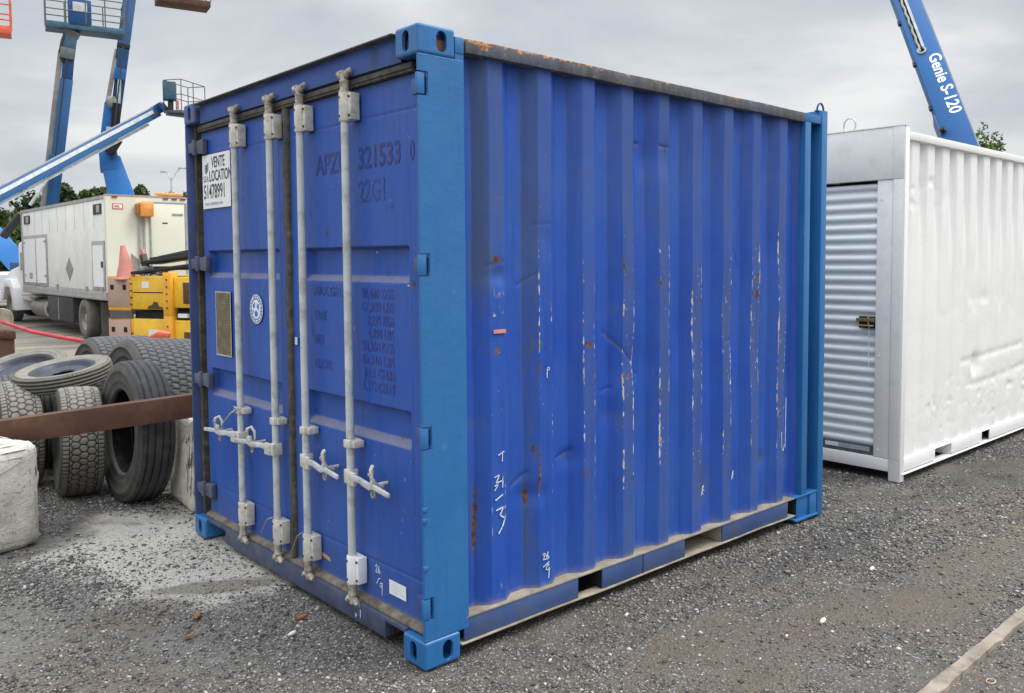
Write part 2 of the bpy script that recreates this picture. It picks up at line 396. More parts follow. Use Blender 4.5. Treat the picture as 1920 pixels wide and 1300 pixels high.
def gravel_mat():
    g = NT('grey_gravel_asphalt')
    o = g.obj(); p = g.n('ShaderNodeSeparateXYZ'); g.l(o, p.inputs[0])
    big = g.noise(.75, 6, .6); mid = g.noise(4.5, 5, .6); fine = g.noise(55, 4, .7)
    c = g.mix(g.rng(mid, .35, .65), (.076, .069, .061), (.132, .122, .110))
    c = g.mix(g.rng(big, .47, .60, 0, .8), c, (.115, .098, .080))                 # brown fines
    cell = g.n('ShaderNodeTexVoronoi'); cell.inputs['Scale'].default_value = 70; g.l(o, cell.inputs['Vector'])
    cs = g.sep(cell.outputs['Color'])
    stone = g.mix(cs[0], (.045, .045, .047), (.40, .39, .37))
    isst = g.math('MULTIPLY', g.rng(cell.outputs['Distance'], .55, .30), g.rng(cs[1], .45, .55))
    c = g.mix(g.math('MULTIPLY', isst, .8), c, stone)
    # swept pale sand between tyre pile and box, dark strips beside it
    def blob(cx, cy, rx, ry, rot, amp=1.):
        m = g.n('ShaderNodeMapping'); m.vector_type = 'TEXTURE'; m.inputs['Location'].default_value = (cx, cy, 0); m.inputs['Rotation'].default_value = (0, 0, rot); m.inputs['Scale'].default_value = (rx, ry, 1e4)
        g.l(o, m.inputs[0]); ln = g.n('ShaderNodeVectorMath'); ln.operation = 'LENGTH'; g.l(m.outputs[0], ln.inputs[0])
        dd = g.math('ADD', ln.outputs['Value'], g.math('MULTIPLY', g.math('SUBTRACT', g.noise(3.2, 5, .6), .5), 1.5))
        return g.rng(dd, 1.08, .72, 0, amp)
    sandc = g.mix(g.rng(fine, .35, .7), (.38, .355, .315), (.54, .515, .465))
    sandc = g.mix(g.rng(g.noise(26, 3), .62, .68), sandc, (.13, .125, .12))
    c = g.mix(blob(-1.0, 1.7, 1.3, 1.4, 0, .55), c, g.mix(g.rng(fine, .35, .7), (.12, .115, .106), (.27, .262, .245)))
    c = g.mix(g.math('MAXIMUM', blob(-.24, 2.2, .62, 1.10, .12, .95), blob(.0, 3.02, .35, .30, 0, .8)), c, sandc)
    for (cx, cy, rx, ry, rot, am) in ((-.72, 1.35, .30, .25, 0, .6), (-.25, 1.50, .32, .10, -.5, .7), (1.35, -.85, .85, .22, -.1, .68), (2.6, -1.08, 1.0, .22, .1, .62), (-1.05, .75, .35, .5, .4, .6), (1.0, -.55, .5, .12, .1, .7), (3.5, -.75, 1.2, .25, .1, .6), (2.2, -1.9, 1.6, .22, 0, .8), (4.6, -.95, 1.3, .2, .05, .8), (.7, -1.15, .5, .18, .3, .7)):
        c = g.mix(blob(cx, cy, rx, ry, rot, am), c, g.mix(fine, (.092, .072, .053), (.175, .145, .112)))
    for (cx, cy, rx, ry, rot, am) in ((-.75, 3.25, .30, .55, .3, .7), (.1, 3.4, .9, .18, -.3, .6), (2.6, -.35, .9, .16, 0, .5), (5.5, -.35, 2.0, .3, 0, .45)):  # darker at the pile foot and blue wall, damp by the white container
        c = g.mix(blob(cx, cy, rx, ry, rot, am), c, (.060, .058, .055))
    far = g.rng(p.outputs[1], 9, 16)
    ft = g.mix(g.rng(g.noise(.6, 5, .7, g.scaled((.35, 1.6, 1))), .38, .62), (.135, .115, .092), (.30, .27, .225))
    c = g.mix(far, c, ft)
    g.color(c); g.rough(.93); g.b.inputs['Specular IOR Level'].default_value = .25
    h = g.math('ADD', g.math('MULTIPLY', g.rng(cell.outputs['Distance'], .6, .1), .6), g.math('MULTIPLY', fine, .6))
    g.bump(h, .85, .012)
    return g.m
ground = grid_mesh('ground', np.stack([GX, GY, GZ], -1), gravel_mat())
tag(ground, kind='structure')

# loose stones: nobody could count them, one object
def stones(n, name):
    # candidate points, denser close to the lens
    ox = np.array([[1, 0, 0], [0, 1, 0], [-1, 0, 0], [0, -1, 0], [0, 0, 1], [0, 0, -1.]])
    tri = np.array([[0, 1, 4], [1, 2, 4], [2, 3, 4], [3, 0, 4], [1, 0, 5], [2, 1, 5], [3, 2, 5], [0, 3, 5]])
    X = []; Y = []
    tot = 0
    while tot < n:
        x = rng.uniform(-2.2, 7.5, n*2); y = rng.uniform(-2.6, 6, n*2)
        d = np.hypot(x+1.94, y+2.8); ang = np.degrees(np.arctan2(y+2.8, x+1.94))
        ok = (ang > 8) & (ang < 84) & ~((x > .02) & (x < 3.1) & (y > .04) & (y < 2.42)) & ~((x > 4.3) & (y > .05) & (y < 2.4))
        dens = (vnoise(x*1.4+60, y*1.4+60, 11, 4, .6) > rng.uniform(.30, .62, len(x))).astype(float)
        sand = ((x+.18)/.42)**2+((y-2.15)/.95)**2
        dens *= np.where(sand < 1, .25, 1.)
        for (cx, cy, rx, ry) in ((1.35, -.85, .75, .22), (2.6, -1.08, .9, .24), (-.28, 1.62, .35, .16), (1.0, -.55, .5, .14)):
            dens *= np.where(((x-cx)/rx)**2+((y-cy)/ry)**2 < 1, .3, 1.)
        ok &= rng.random(len(x)) < dens*np.clip((3.2/d)**1.5, 0, 1)
        X.append(x[ok]); Y.append(y[ok]); tot += ok.sum()
    x = np.concatenate(X)[:n]; y = np.concatenate(Y)[:n]; d = np.hypot(x+1.94, y+2.8)
    r = rng.lognormal(math.log(.0029), .45, n)*np.clip(d/3.2, .85, 1.7)
    r = np.minimum(np.where(rng.random(n) < .020, r*2.6, r), .014)
    sc = r[:, None]*np.stack([rng.uniform(.8, 1.5, n), rng.uniform(.7, 1.2, n), rng.uniform(.45, .8, n)], 1)
    V = ox[None]*sc[:, None, :]*rng.uniform(.7, 1.2, (n, 6, 1))
    V[..., 0] += rng.normal(0, .22, (n, 6))*r[:, None]; V[..., 1] += rng.normal(0, .22, (n, 6))*r[:, None]
    a = rng.uniform(0, 2*np.pi, n); ca, sa = np.cos(a)[:, None], np.sin(a)[:, None]
    vx = V[..., 0]*ca-V[..., 1]*sa; vy = V[..., 0]*sa+V[..., 1]*ca
    gi = np.clip(np.searchsorted(gx, x)-1, 0, len(gx)-2); gj = np.clip(np.searchsorted(gy, y)-1, 0, len(gy)-2)
    hz_ = GZ[gi, gj]
    P = np.stack([vx+x[:, None], vy+y[:, None], V[..., 2]+hz_[:, None]+(sc[:, 2]*.35)[:, None]], -1)
    me = bpy.data.meshes.new(name)
    F = (tri[None]+(np.arange(n)*6)[:, None, None]).reshape(-1, 3)
    me.vertices.add(n*6); me.vertices.foreach_set('co', P.reshape(-1).astype(np.float32))
    me.loops.add(len(F)*3); me.loops.foreach_set('vertex_index', F.reshape(-1).astype(np.int32))
    me.polygons.add(len(F)); me.polygons.foreach_set('loop_start', np.arange(0, len(F)*3, 3, dtype=np.int32))
    me.update(calc_edges=True)
    t = rng.random(n); t = np.where(rng.random(n) < .10, rng.uniform(1.1, 2.1, n), t**1.6)
    base = .045+.22*t; tint = rng.normal(0, .012, n)
    c = np.stack([base*(1+tint)*1.03+.003, base, base*(1-tint*1.5)*.94-.001, np.ones(n)], 1)
    c = np.repeat(c, 6, 0)
    a_ = me.attributes.new('tone', 'FLOAT_COLOR', 'POINT'); a_.data.foreach_set('color', np.clip(c, .01, .85).reshape(-1).astype(np.float32))
    g = NT('gravel_stone'); g.color(g.attr('tone')); g.rough(.85)
    return link(name, me, g.m)
tag(stones(230000, 'gravel'), 'loose grey crushed gravel scattered over the yard', kind='stuff')

# ------------------------------------------------------------------ blue container
H, W, LEN = 2.591, 2.438, 3.132
box = thing('shipping_container', 'short blue steel shipping container with double doors and bright repainted corner posts', 'container')

def corrugated(name, x0, x1, z0, z1, yo, yi, rib0, pitch, flat, slope, mat, parent, dx, dz, dentf=None, wearf=None, sign=1, off=(0, 0, 0)):
    nx = int((x1-x0)/dx)+1; xs = np.linspace(x0, x1, nx); zs = np.linspace(z0, z1, int((z1-z0)/dz)+1)
    X, Z = np.meshgrid(xs, zs, indexing='ij')
    # sideways buckling of the ribs
    wob = (vnoise(X*1.5+10, Z*2.3+10, 21, 2)-.5)*.012
    ph = np.mod(X+wob-rib0, pitch)
    dpt = np.where(ph < flat, 0, np.where(ph < flat+slope, (ph-flat)/slope, np.where(ph < pitch-slope, 1, (pitch-ph)/slope)))
    Y = yo+(yi-yo)*dpt
    if dentf is not None: Y = Y+sign*dentf(X, Z, ph, dpt)
    wr = None
    if wearf is not None: wr = wearf(X, Z, ph, dpt)
    P = np.stack([X-off[0], Y-off[1], Z-off[2]], -1)
    return grid_mesh(name, P, mat, parent, wr, smooth=True, flip=(sign < 0))

RIB0, PITCH, FLAT, SLOPE = .368-.2815, .2815, .078, .064
def ribx(k): return .368+.2815*k
def side_dent(X, Z, ph, d):
    y = (vnoise(X*2.2+5, Z*2.0+5, 31, 3)-.5)*.012
    y += (vnoise(X*9+5, Z*5+5, 32, 2)-.5)*.0030
    for (cx, cz, rx, rz, a) in ((.42, 1.60, .07, .05, .012), (.70, 1.75, .09, .09, .007), (1.42, 2.20, .10, .12, .014), (1.56, 2.18, .07, .12, .012), (2.1, 1.3, .14, .3, .012), (2.37, 1.2, .10, .35, .012), (.62, .60, .09, .05, .010),
                                (.86, .73, .07, .05, .009), (1.3, 1.15, .16, .14, .014), (1.15, .9, .1, .08, .008), (2.48, .46, .06, .05, .010), (2.75, .44, .05, .05, .010), (1.9, .38, .10, .15, .010), (2.62, 1.7, .1, .2, .008), (1.75, 1.3, .09, .25, .009)):
        r2 = ((X-cx)/rx)**2+((Z-cz)/rz)**2; y += a*np.exp(-r2*1.4)
    for (x0, z0, x1, z1, w_, a) in ((1.12, 1.31, 1.36, 1.08, .014, .008), (.56, 1.55, .64, 1.60, .010, .006), (1.33, 2.25, 1.39, 2.25, .012, .010), (1.50, 2.245, 1.57, 2.24, .012, .010), (.52, .655, .60, .70, .014, .010), (2.18, 1.78, 2.26, 1.60, .012, .006), (2.42, 1.75, 2.50, 1.35, .012, .006),
                                    (.80, .735, .88, .76, .012, .010), (1.10, 1.02, 1.16, 1.03, .01, .007), (1.83, 1.62, 1.90, 1.61, .01, .006), (.36, 1.64, .46, 1.66, .012, .005), (.63, 1.82, .74, 1.83, .016, .003), (2.1, 1.2, 2.2, 1.22, .01, .007)):
        sd_ = seg_dist(X, Z, x0, z0, x1, z1); y += .62*a*np.exp(-(sd_/(w_*.6)))
    return y
def side_wear(X, Z, ph, d):
    k = np.floor((X-RIB0)/PITCH)-1        # rib index, 0 = first full rib by the post
    outer = (ph < FLAT+.004)
    e1 = np.exp(-((ph-.004)/.0042)**2)+np.exp(-((ph-PITCH)/.003)**2); e2 = np.exp(-((ph-FLAT)/.0042)**2)
    band = sstep(Z, .35, .6)*sstep(-Z, -1.95, -1.55)
    str_ = np.select([k == 0, k == 1, k == 2, k == 3, k == 4, k == 5, k == 6, k == 7, k == 8], [.70, .62, .62, 1.05, .78, .80, .88, 1.15, 1.15], .0)
    n = vnoise(X*110+3, Z*48+3, 41, 2); n2 = vnoise(X*14+3, Z*5+3, 42, 3); n3 = vnoise(X*170+3, Z*60, 43)
    scr = (e1+e2)*np.clip(n*.8+n2*.7-.62, 0, 1)*3.4*str_*band
    strongrib = np.where(outer & (k >= 3), str_, 0)
    scr *= .35+1.5*np.clip(vnoise(k*7.3+2, Z*2.1+k*3, 53, 2)-.12, 0, 1)
    scr += strongrib*band*np.clip(vnoise(X*150, Z*26, 44, 2)-.66, 0, 1)*7*np.clip(n2-.35, 0, 1)*1.8
    scr += (rng.random(X.shape) > .9994)*outer*.9*sstep(Z, .2, .4)*sstep(-Z, -2.4, -2.2)
    rust = (e1+e2+.5*outer)*np.clip(vnoise(X*20+7, Z*11+7, 45, 3)-.60, 0, 1)*5*str_*band
    for (cx, cz, rx, rz, a) in ((.405, 1.665, .035, .02, .9), (.405, 1.27, .014, .02, .9), (.63, .80, .016, .05, .62), (.655, .66, .012, .10, .7), (.60, .60, .013, .06, .9), (1.18, .98, .04, .03, .0), (.97, 1.26, .03, .02, .7), (2.48, .46, .035, .03, .8), (2.75, .45, .03, .025, .8),
                                (2.15, .56, .03, .02, .5), (1.93, .36, .05, .07, .45), (1.38, 2.25, .03, .012, .7), (1.55, 2.23, .015, .04, .6), (1.26, 1.08, .02, .06, .6), (.27, .22, .012, .07, .5), (.31, .62, .014, .16, .62), (.30, .45, .012, .10, .6)):
        rust += a*np.exp(-(((X-cx)/rx)**2+((Z-cz)/rz)**2))
    scr += outer*(k >= 3)*band*str_*np.clip(vnoise(X*210+11, Z*60+X*40, 51, 2)-.74, 0, 1)*7*(n2 > .5)
    grime_shade = np.zeros_like(X)
    grime_shade += .35*np.clip(vnoise(X*40, Z*1.1, 52, 3)-.5, 0, 1)*2
    inr = (k == 0)
    lslope = (ph > PITCH-SLOPE-.01)
    grime_shade += inr*outer*.62*sstep(Z, 1.3, 2.0)
    grime_shade += (k == -1)*lslope*.55*sstep(Z, 1.2, 1.9)+(k == 0)*lslope*.40*sstep(Z, .9, 2.0)+(k == 0)*lslope*.22+.8*np.exp(-((X-.335)/.018)**2)*sstep(Z, 1.5, 2.1)
    grime_shade += (k == 1)*outer*.45*sstep(Z, 1.4, 2.0)
    grime_shade += (k >= 2)*outer*(.30+.45*vnoise(X*2, Z*4, 46, 2))*np.where(k >= 3, 1, .7)
    grime_shade += (k >= 1)*lslope*.34*sstep(Z, 1.5, 2.4)  # painted shade: left-facing rib slopes coloured darker towards the top
    grime_shade += .85*np.exp(-(((X-.33)/.05)**2+((Z-1.64)/.10)**2))
    grime_shade += .75*np.exp(-(((X-.30)/.018)**2+((Z-.55)/.16)**2))
    grime_shade += .6*np.exp(-(((X-.60)/.02)**2+((Z-.42)/.2)**2))
    for (cx, cz, rx, rz, a) in ((1.93, .40, .07, .12, .7), (1.85, .55, .03, .05, .5), (2.48, .46, .06, .05, .6), (2.75, .44, .05, .05, .6), (.85, .74, .05, .02, .6), (.56, .67, .05, .015, .6), (1.20, .86, .02, .05, .6), (1.05, .95, .02, .04, .5), (1.34, .62, .03, .02, .5)):
        grime_shade += a*np.exp(-(((X-cx)/rx)**2+((Z-cz)/rz)**2))
    grime_shade += .9*np.exp(-(seg_dist(X, Z, 1.13, 1.30, 1.24, 1.19)/.006)**2)+.5*np.exp(-(seg_dist(X, Z, 2.42, 1.75, 2.45, 1.45)/.008)**2)
    # black dashed scuffs on the slope left of the second rib
    dash = (k == 0)*lslope*(vnoise(X*110, Z*30, 47, 2) > .66)*sstep(-Z, -1.9, -1.8)*sstep(Z, .75, .9)
    grime_shade += dash*1.2
    dust = .8*np.exp(-(Z-.165)/.014)*(.4+.8*vnoise(X*8, Z*9, 48, 3))
    dust += .55*np.exp(-(Z-.165)/.09)*vnoise(X*9, Z*5, 49, 3)
    # patches of old tape on the first rib
    for (x0, x1, z0, z1, a) in ((.39, .45, 1.50, 1.55, .50), (.385, .445, 1.42, 1.475, .52), (.375, .44, .22, .27, .50)):
        scr += a*((X > x0)*(X < x1)*(Z > z0)*(Z < z1))*(vnoise(X*90, Z*40, 50, 2)*.9+.3)
    return np.stack([np.clip(scr, 0, 1), np.clip(rust, 0, 1), np.clip(grime_shade, 0, 1), np.clip(dust, 0, 1)], -1)
side = corrugated('side_panel', .222, 2.875, .166, 2.52, .020, .066, RIB0, PITCH, FLAT, SLOPE, M['panel'], box, .0036, .0060, side_dent, side_wear, sign=1)
ch = MB()
U, V3 = (1, 0, 0), (0, 0, 1)
YS = .0165
def chalk(pts, org, sc, wd=.0042): stroke(ch, [(a*sc, b*sc) for a, b in pts], wd, org, U, V3)
chalk([(0, 3.2), (.5, 4), (1.2, 3.6), (.2, 1.6), (1.6, 1.7)], (.664, YS, .272), .013); chalk([(2.6, 4), (1.7, 2.6), (2.2, 1.5), (3, 2), (2.5, 2.8), (1.9, 2.4)], (.664, YS, .272), .013)
chalk([(.2, .2), (3, 1.4)], (.664, YS, .258), .013); chalk([(2.6, 4), (1.6, 3.6), (1.3, 2.7), (2.2, 2.3), (2.8, 3.2), (2.4, -.2)], (.664, YS, .205), .015)
chalk([(0, 4), (2, 4.4), (1, 2.8), (2.4, 1.8), (1.6, 0), (0.6, -1.2)], (.392, YS, .50), .020, .006)
chalk([(0, 0), (2.2, 1.0)], (.388, YS, .625), .018, .006)
chalk([(0, 3.6), (1.6, 4), (.4, 2), (2.6, 2.4), (2.8, 4), (2.6, .6)], (.383, YS, .665), .017, .0045); chalk([(0, .2), (1.2, 1.6), (0, 1.4)], (.383, YS, .665), .017, .004)
chalk([(.0, 1), (1.6, 1.6)], (.405, YS, .80), .02, .004); chalk([(1.2, 0), (1.3, 2.4)], (.405, YS, .79), .018, .004)
chalk([(0, 0), (.1, 3.6), (.8, 4), (1.4, 3.2), (.6, 2.8)], (.695, YS, 1.13), .012, .004)
for (xx, zz, s_) in ((1.92, .38, .012), (1.915, .36, .012), (2.205, .42, .010), (2.20, .40, .010)): chalk([(0, 0), (.4, 2.4), (1.4, 3), (.6, 1.4), (1.6, .4)], (xx-.06, YS, zz), s_, .0035)
chalk([(0, 6), (.2, 1), (1, 0), (1.6, 2)], (2.665, YS, .48), .02, .004); chalk([(1.2, 0), (1.4, 14)], (2.68, YS, .50), .022, .004)
ch.build('chalk_marking', M['chalk'], side)
MB().box(.383, .452, .0155, .0175, 1.350, 1.366).build('tape_strip', M['pink'], side)

# far side, roof, end wall
corrugated('side_panel', .10, 3.05, .166, 2.52, W-.020, W-.056, RIB0, PITCH, FLAT, SLOPE, M['blue_old'], box, .012, .10, sign=-1)
MB().box(.03, 3.06, .03, W-.03, 2.545, 2.567).build('roof', M['blue_old'], box)
MB().box(3.02, 3.06, .10, W-.10, .10, 2.545).build('end_wall', M['blue_dark'], box)
MB().box(.10, 3.02, .08, W-.08, .15, .162).build('floor', M['dust_ledge'], box)
MB().box(-.012, .03, .17, W-.17, 2.571, 2.577).build('roof_edge', M['rubber_seal'], box)
# top rail (slightly dented) and bottom rail
def rail(name, x0, x1, z0, z1, y0, y1, mat, amp=.003, seed=1):
    xs = np.linspace(x0, x1, 90); mb = MB()
    jz = (vnoise(xs*2.5+9, xs*0+seed, seed, 3)-.5)*2*amp; jy = (vnoise(xs*3+9, xs*0+seed+5, seed+1, 3)-.5)*2*amp
    vs = []; fs = []
    for i, x in enumerate(xs):
        vs += [(x, y0+jy[i], z0+jz[i]), (x, y0+jy[i], z1+jz[i]), (x, y1, z1+jz[i]*.5), (x, y1, z0)]
    for i in range(len(xs)-1):
        for k in range(4): fs.append((i*4+k, i*4+(k+1) % 4, i*4+4+(k+1) % 4, i*4+4+k))
    fs += [(0, 3, 2, 1), tuple(len(vs)-4+k for k in range(4))]
    return mb.add(vs, fs).build(name, mat, box, bevel=.004)
rail('top_rail', .232, 2.862, 2.508, 2.566, -.002, .062, M['rail_rust'], .004, 3)
MB().box(2.864, 3.065, .0, .06, 2.512, 2.563).build('rail_end', M['post'], box, bevel=.003)
rail('top_rail', .20, 2.95, 2.508, 2.566, W-.062, W, M['rail_rust'], .002, 6)
M['bottom'] = plain('bottom_rail_blue', (.040, .080, .21), .5, var=.15, sc=3, dirt=(.09, .09, .10), dirt_amt=.6, bump=.2)
for (a, b) in ((.20, .879), (1.045, 1.694), (2.034, 2.723)):
    MB().box(a, b, .002, .010, .062, .160).build('bottom_rail', M['bottom'], box, bevel=.002)
MB().box(.21, 2.90, -.001, .075, .1605, .166).build('rail_ledge', M['dust_ledge'], box)
rail('rail_flange', .18, 2.80, .052, .060, -.007, .055, M['dust_ledge'], .004, 9)
for (a, b) in ((.879, 1.045), (2.723, 2.816)):
    fp = MB(); fp.box(a-.003, a, .011, .39, .063, .158); fp.box(b, b+.003, .011, .39, .063, .158); fp.box(a-.003, b+.003, .38, .40, .062, .158)
    fp.build('fork_pocket', M['dark'], box)
fp = MB(); fp.box(1.690, 1.694, .011, 1.9, .063, .158); fp.box(2.034, 2.038, .011, 1.9, .063, .158); fp.box(1.694, 2.034, .011, 1.9, .056, .0605)
fp.build('fork_pocket', M['dust_ledge'], box)
MB().box(1.70, 2.03, .2, 2.2, .1465, .1485).build('pocket_roof', M['dark'], box)
MB().box(.2, .876, .06, 2.3, .03, .055).build('underframe', M['dark'], box)
MB().box(2.04, 3.0, .12, 2.3, .03, .055).build('underframe', M['dark'], box)
MB().box(1.05, 1.69, .12, 2.3, .03, .055).build('underframe', M['dark'], box)
MB().box(1.345, 1.352, -.001, .003, .062, .158).build('rail_joint', M['blue_dark'], box)

# end frame with flange and lifting eye
ef = MB(); ef.box(2.872, 2.937, -.001, .10, .168, 2.511); ef.box(2.937, 3.066, .075, .10, .02, 2.511)
ef.box(3.066, 3.132, -.004, .10, .0, 2.60); ef.box(2.955, 2.975, .060, .075, .2, 2.50)
ef.box(2.80, 3.066, -.006, .072, .160, .170); ef.box(2.80, 3.064, -.014, .10, .012, .024); ef.box(2.98, 3.064, .0, .05, .024, .160)
ef.box(2.84, 2.98, .012, .02, .024, .160)
ef.build('end_frame', M['post'], box, bevel=.003)
MB().box(3.066, 3.132, W-.10, W+.002, .0, 2.60).build('end_frame', M['post'], box, bevel=.003)
MB().box(3.07, 3.128, .10, W-.10, 2.47, 2.60).build('end_header', M['post'], box, bevel=.003)
MB().box(3.07, 3.128, .10, W-.10, .0, .14).build('end_sill', M['post'], box, bevel=.003)
le = MB(); le.tube([(3.100+.040*math.cos(t), .03, 2.603+.048*math.sin(t)) for t in np.linspace(-.15, math.pi+.15, 14)], .0062, 8)
le.box(3.045, 3.150, .02, .04, 2.596, 2.603); le.build('lifting_eye', M['lift_blue_dark'], box, smooth=True)
le = MB(); le.tube([(3.100+.040*math.cos(t), W-.03, 2.603+.048*math.sin(t)) for t in np.linspace(-.15, math.pi+.15, 14)], .0062, 8)
le.build('lifting_eye', M['lift_blue_dark'], box, smooth=True)

# corner castings with oval apertures
def casting(y0, y1, z0, z1, mat, ydir):
    o = MB().box(-.003, .178, y0, y1, z0, z1).build('corner_casting', mat, box, bevel=.012, seg=3)
    yc = (y0+y1)/2; zc = (z0+z1)/2
    cuts = [MB().box(.012, .164, y0+.014, y1-.014, z0+.012, z1-.012).build('c', mat),
            MB().prism(stadium((-.03, yc+ydir*.004, zc), (0, 1, 0), (0, 0, 1), .0235, .042), (.08, 0, 0)).build('c', mat)]
    ys = y0-.03 if ydir > 0 else y1+.03
    cuts.append(MB().prism(stadium((.110, ys, zc), (1, 0, 0), (0, 0, 1), .0255, .042), (0, ydir*.08, 0)).build('c', mat))
    zt = (z1-.02) if z1 > 2 else (z0-.02)
    cuts.append(MB().prism(stadium((.09, yc, zt), (0, 1, 0), (1, 0, 0), .030, .058), (0, 0, .05)).build('c', mat))
    boolean(o, cuts)
    MB().box(.022, .160, y0+.018, y1-.018, z0+.016, z1-.05).build('casting_core', M['rust_dark'], o) if z1 > 2 else None
    return o
casting(-.004, .160, 2.473, 2.591, M['post'], 1)
casting(-.004, .160, .0, .118, M['post'], 1)
casting(W-.160, W+.004, 2.473, 2.591, M['blue_old'], -1)
casting(W-.160, W+.004, .0, .118, M['post'], -1)

# corner posts, with notches for the hinge lugs
HZ = [(2.315, 2.402), (1.604, 1.690), (.907, .995), (.208, .296)]
p = MB().box(.0, .224, .0, .014, .118, 2.474).build('corner_post', M['post'], box, bevel=.003)
cuts = [MB().box(-.02, .046, -.03, .05, a-.004, b+.004).build('c', M['post']) for a, b in HZ]
boolean(p, cuts)
pm = MB(); pm.box(.062, .222, .0145, .075, .118, 2.474); pm.box(.180, .224, .002, .06, 2.4745, 2.558); pm.build('post_web', M['post'], p)
MB().box(.179, .2235, -.001, .06, 2.500, 2.565).build('post_top', M['post'], p, bevel=.002)
for z_ in (.62, .425, .665): MB().box(-.005, .019, -.005, .005, z_-.010, z_+.008).build('weld_stub', M['post'], p, bevel=.002)
p2 = MB(); p2.box(.0, .18, W-.012, W, .118, 2.474); p2 = p2.build('corner_post', M['blue_old'], box, bevel=.003)
pm = MB(); pm.box(.085, .2, W-.10, W-.013, .118, 2.474); pm.box(.045, .085, W-.05, W-.013, .118, 2.474); pm.build('post_web', M['rubber_seal'], p2)

# door header, seals, sill
def header_mesh():
    ys = np.linspace(.162, W-.162, 300); prof = [(.075, 2.5752), (.031, 2.5752), (.029, 2.571), (.029, 2.53), (.029, 2.47), (.075, 2.466)]
    P = np.zeros((len(ys), len(prof), 3)); P[..., 1] = ys[:, None]
    for j, (a, b) in enumerate(prof): P[:, j, 0] = a+(vnoise(ys*4, ys*0+j, 61, 2)-.5)*.006; P[:, j, 2] = b+(vnoise(ys*3, ys*0+3, 62, 2)-.5)*.006
    wr = np.zeros((len(ys), len(prof), 4)); wr[:, 4, 2] = .8*vnoise(ys*17, ys*0, 63, 2)+.3; wr[:, 5, 2] = 1; wr[:, 3, 2] = .25*vnoise(ys*13, ys*0, 64, 2); wr[:, 0, 2] = .6
    wr[:, :, 2] += (.9*np.exp(-((ys-.36)/.03)**2)+.6*np.exp(-((ys-.2)/.03)**2)+.8*np.exp(-((ys-2.25)/.05)**2))[:, None]
    return grid_mesh('door_header', P, M['door'], box, np.clip(wr, 0, 1), flip=True, smooth=False)
header_mesh()
s_ = MB(); s_.box(.036, .075, .10, W-.10, 2.424, 2.462); s_.box(.030, .036, .10, W-.10, 2.436, 2.443); s_.build('header_seal', M['rubber_seal'], box, bevel=.004)
MB().box(.102, .12, .08, W-.08, .12, 2.57).build('door_backing', M['dark'], box)
sl = MB(); sl.box(.014, .070, .322, 2.018, .032, .1240); sl.box(.014, .070, .163, .3215, .104, .1240); sl.box(.014, .070, 2.0185, W-.163, .104, .1240)
sl.build('door_sill', M['sill'], box, bevel=.003)
nt_ = MB(); nt_.box(.0705, .16, .163, .3175, .09, .103); nt_.box(.0705, .16, .318, .3215, .036, .1035); nt_.build('sill_notch', M['rust'], box)
MB().box(.0705, .16, 2.018, W-.163, .09, .103).build('sill_notch', M['rust'], box)
def ledge():
    ys = np.linspace(.03, W-.10, 320); prof = [(.060, .151), (.048, .148), (.034, .142), (.027, .130), (.029, .1245), (.07, .1245)]
    P = np.zeros((len(ys), len(prof), 3)); P[..., 1] = ys[:, None]
    for j, (a, b) in enumerate(prof): P[:, j, 0] = a+(vnoise(ys*24, ys*0+j, 71, 3)-.5)*.003; P[:, j, 2] = b+(vnoise(ys*27, ys*0+j, 72, 3)-.5)*.003*(j < 4)
    return grid_mesh('sill_seal', P, M['dust_ledge'], box, flip=True)
M['dirty_seal'] = plain('dusty_bottom_seal', (.155, .135, .105), .9, var=.4, sc=16, dirt=(.05, .042, .034), dirt_amt=.85, bump=.5)
ledge().data.materials[0] = M['dirty_seal']

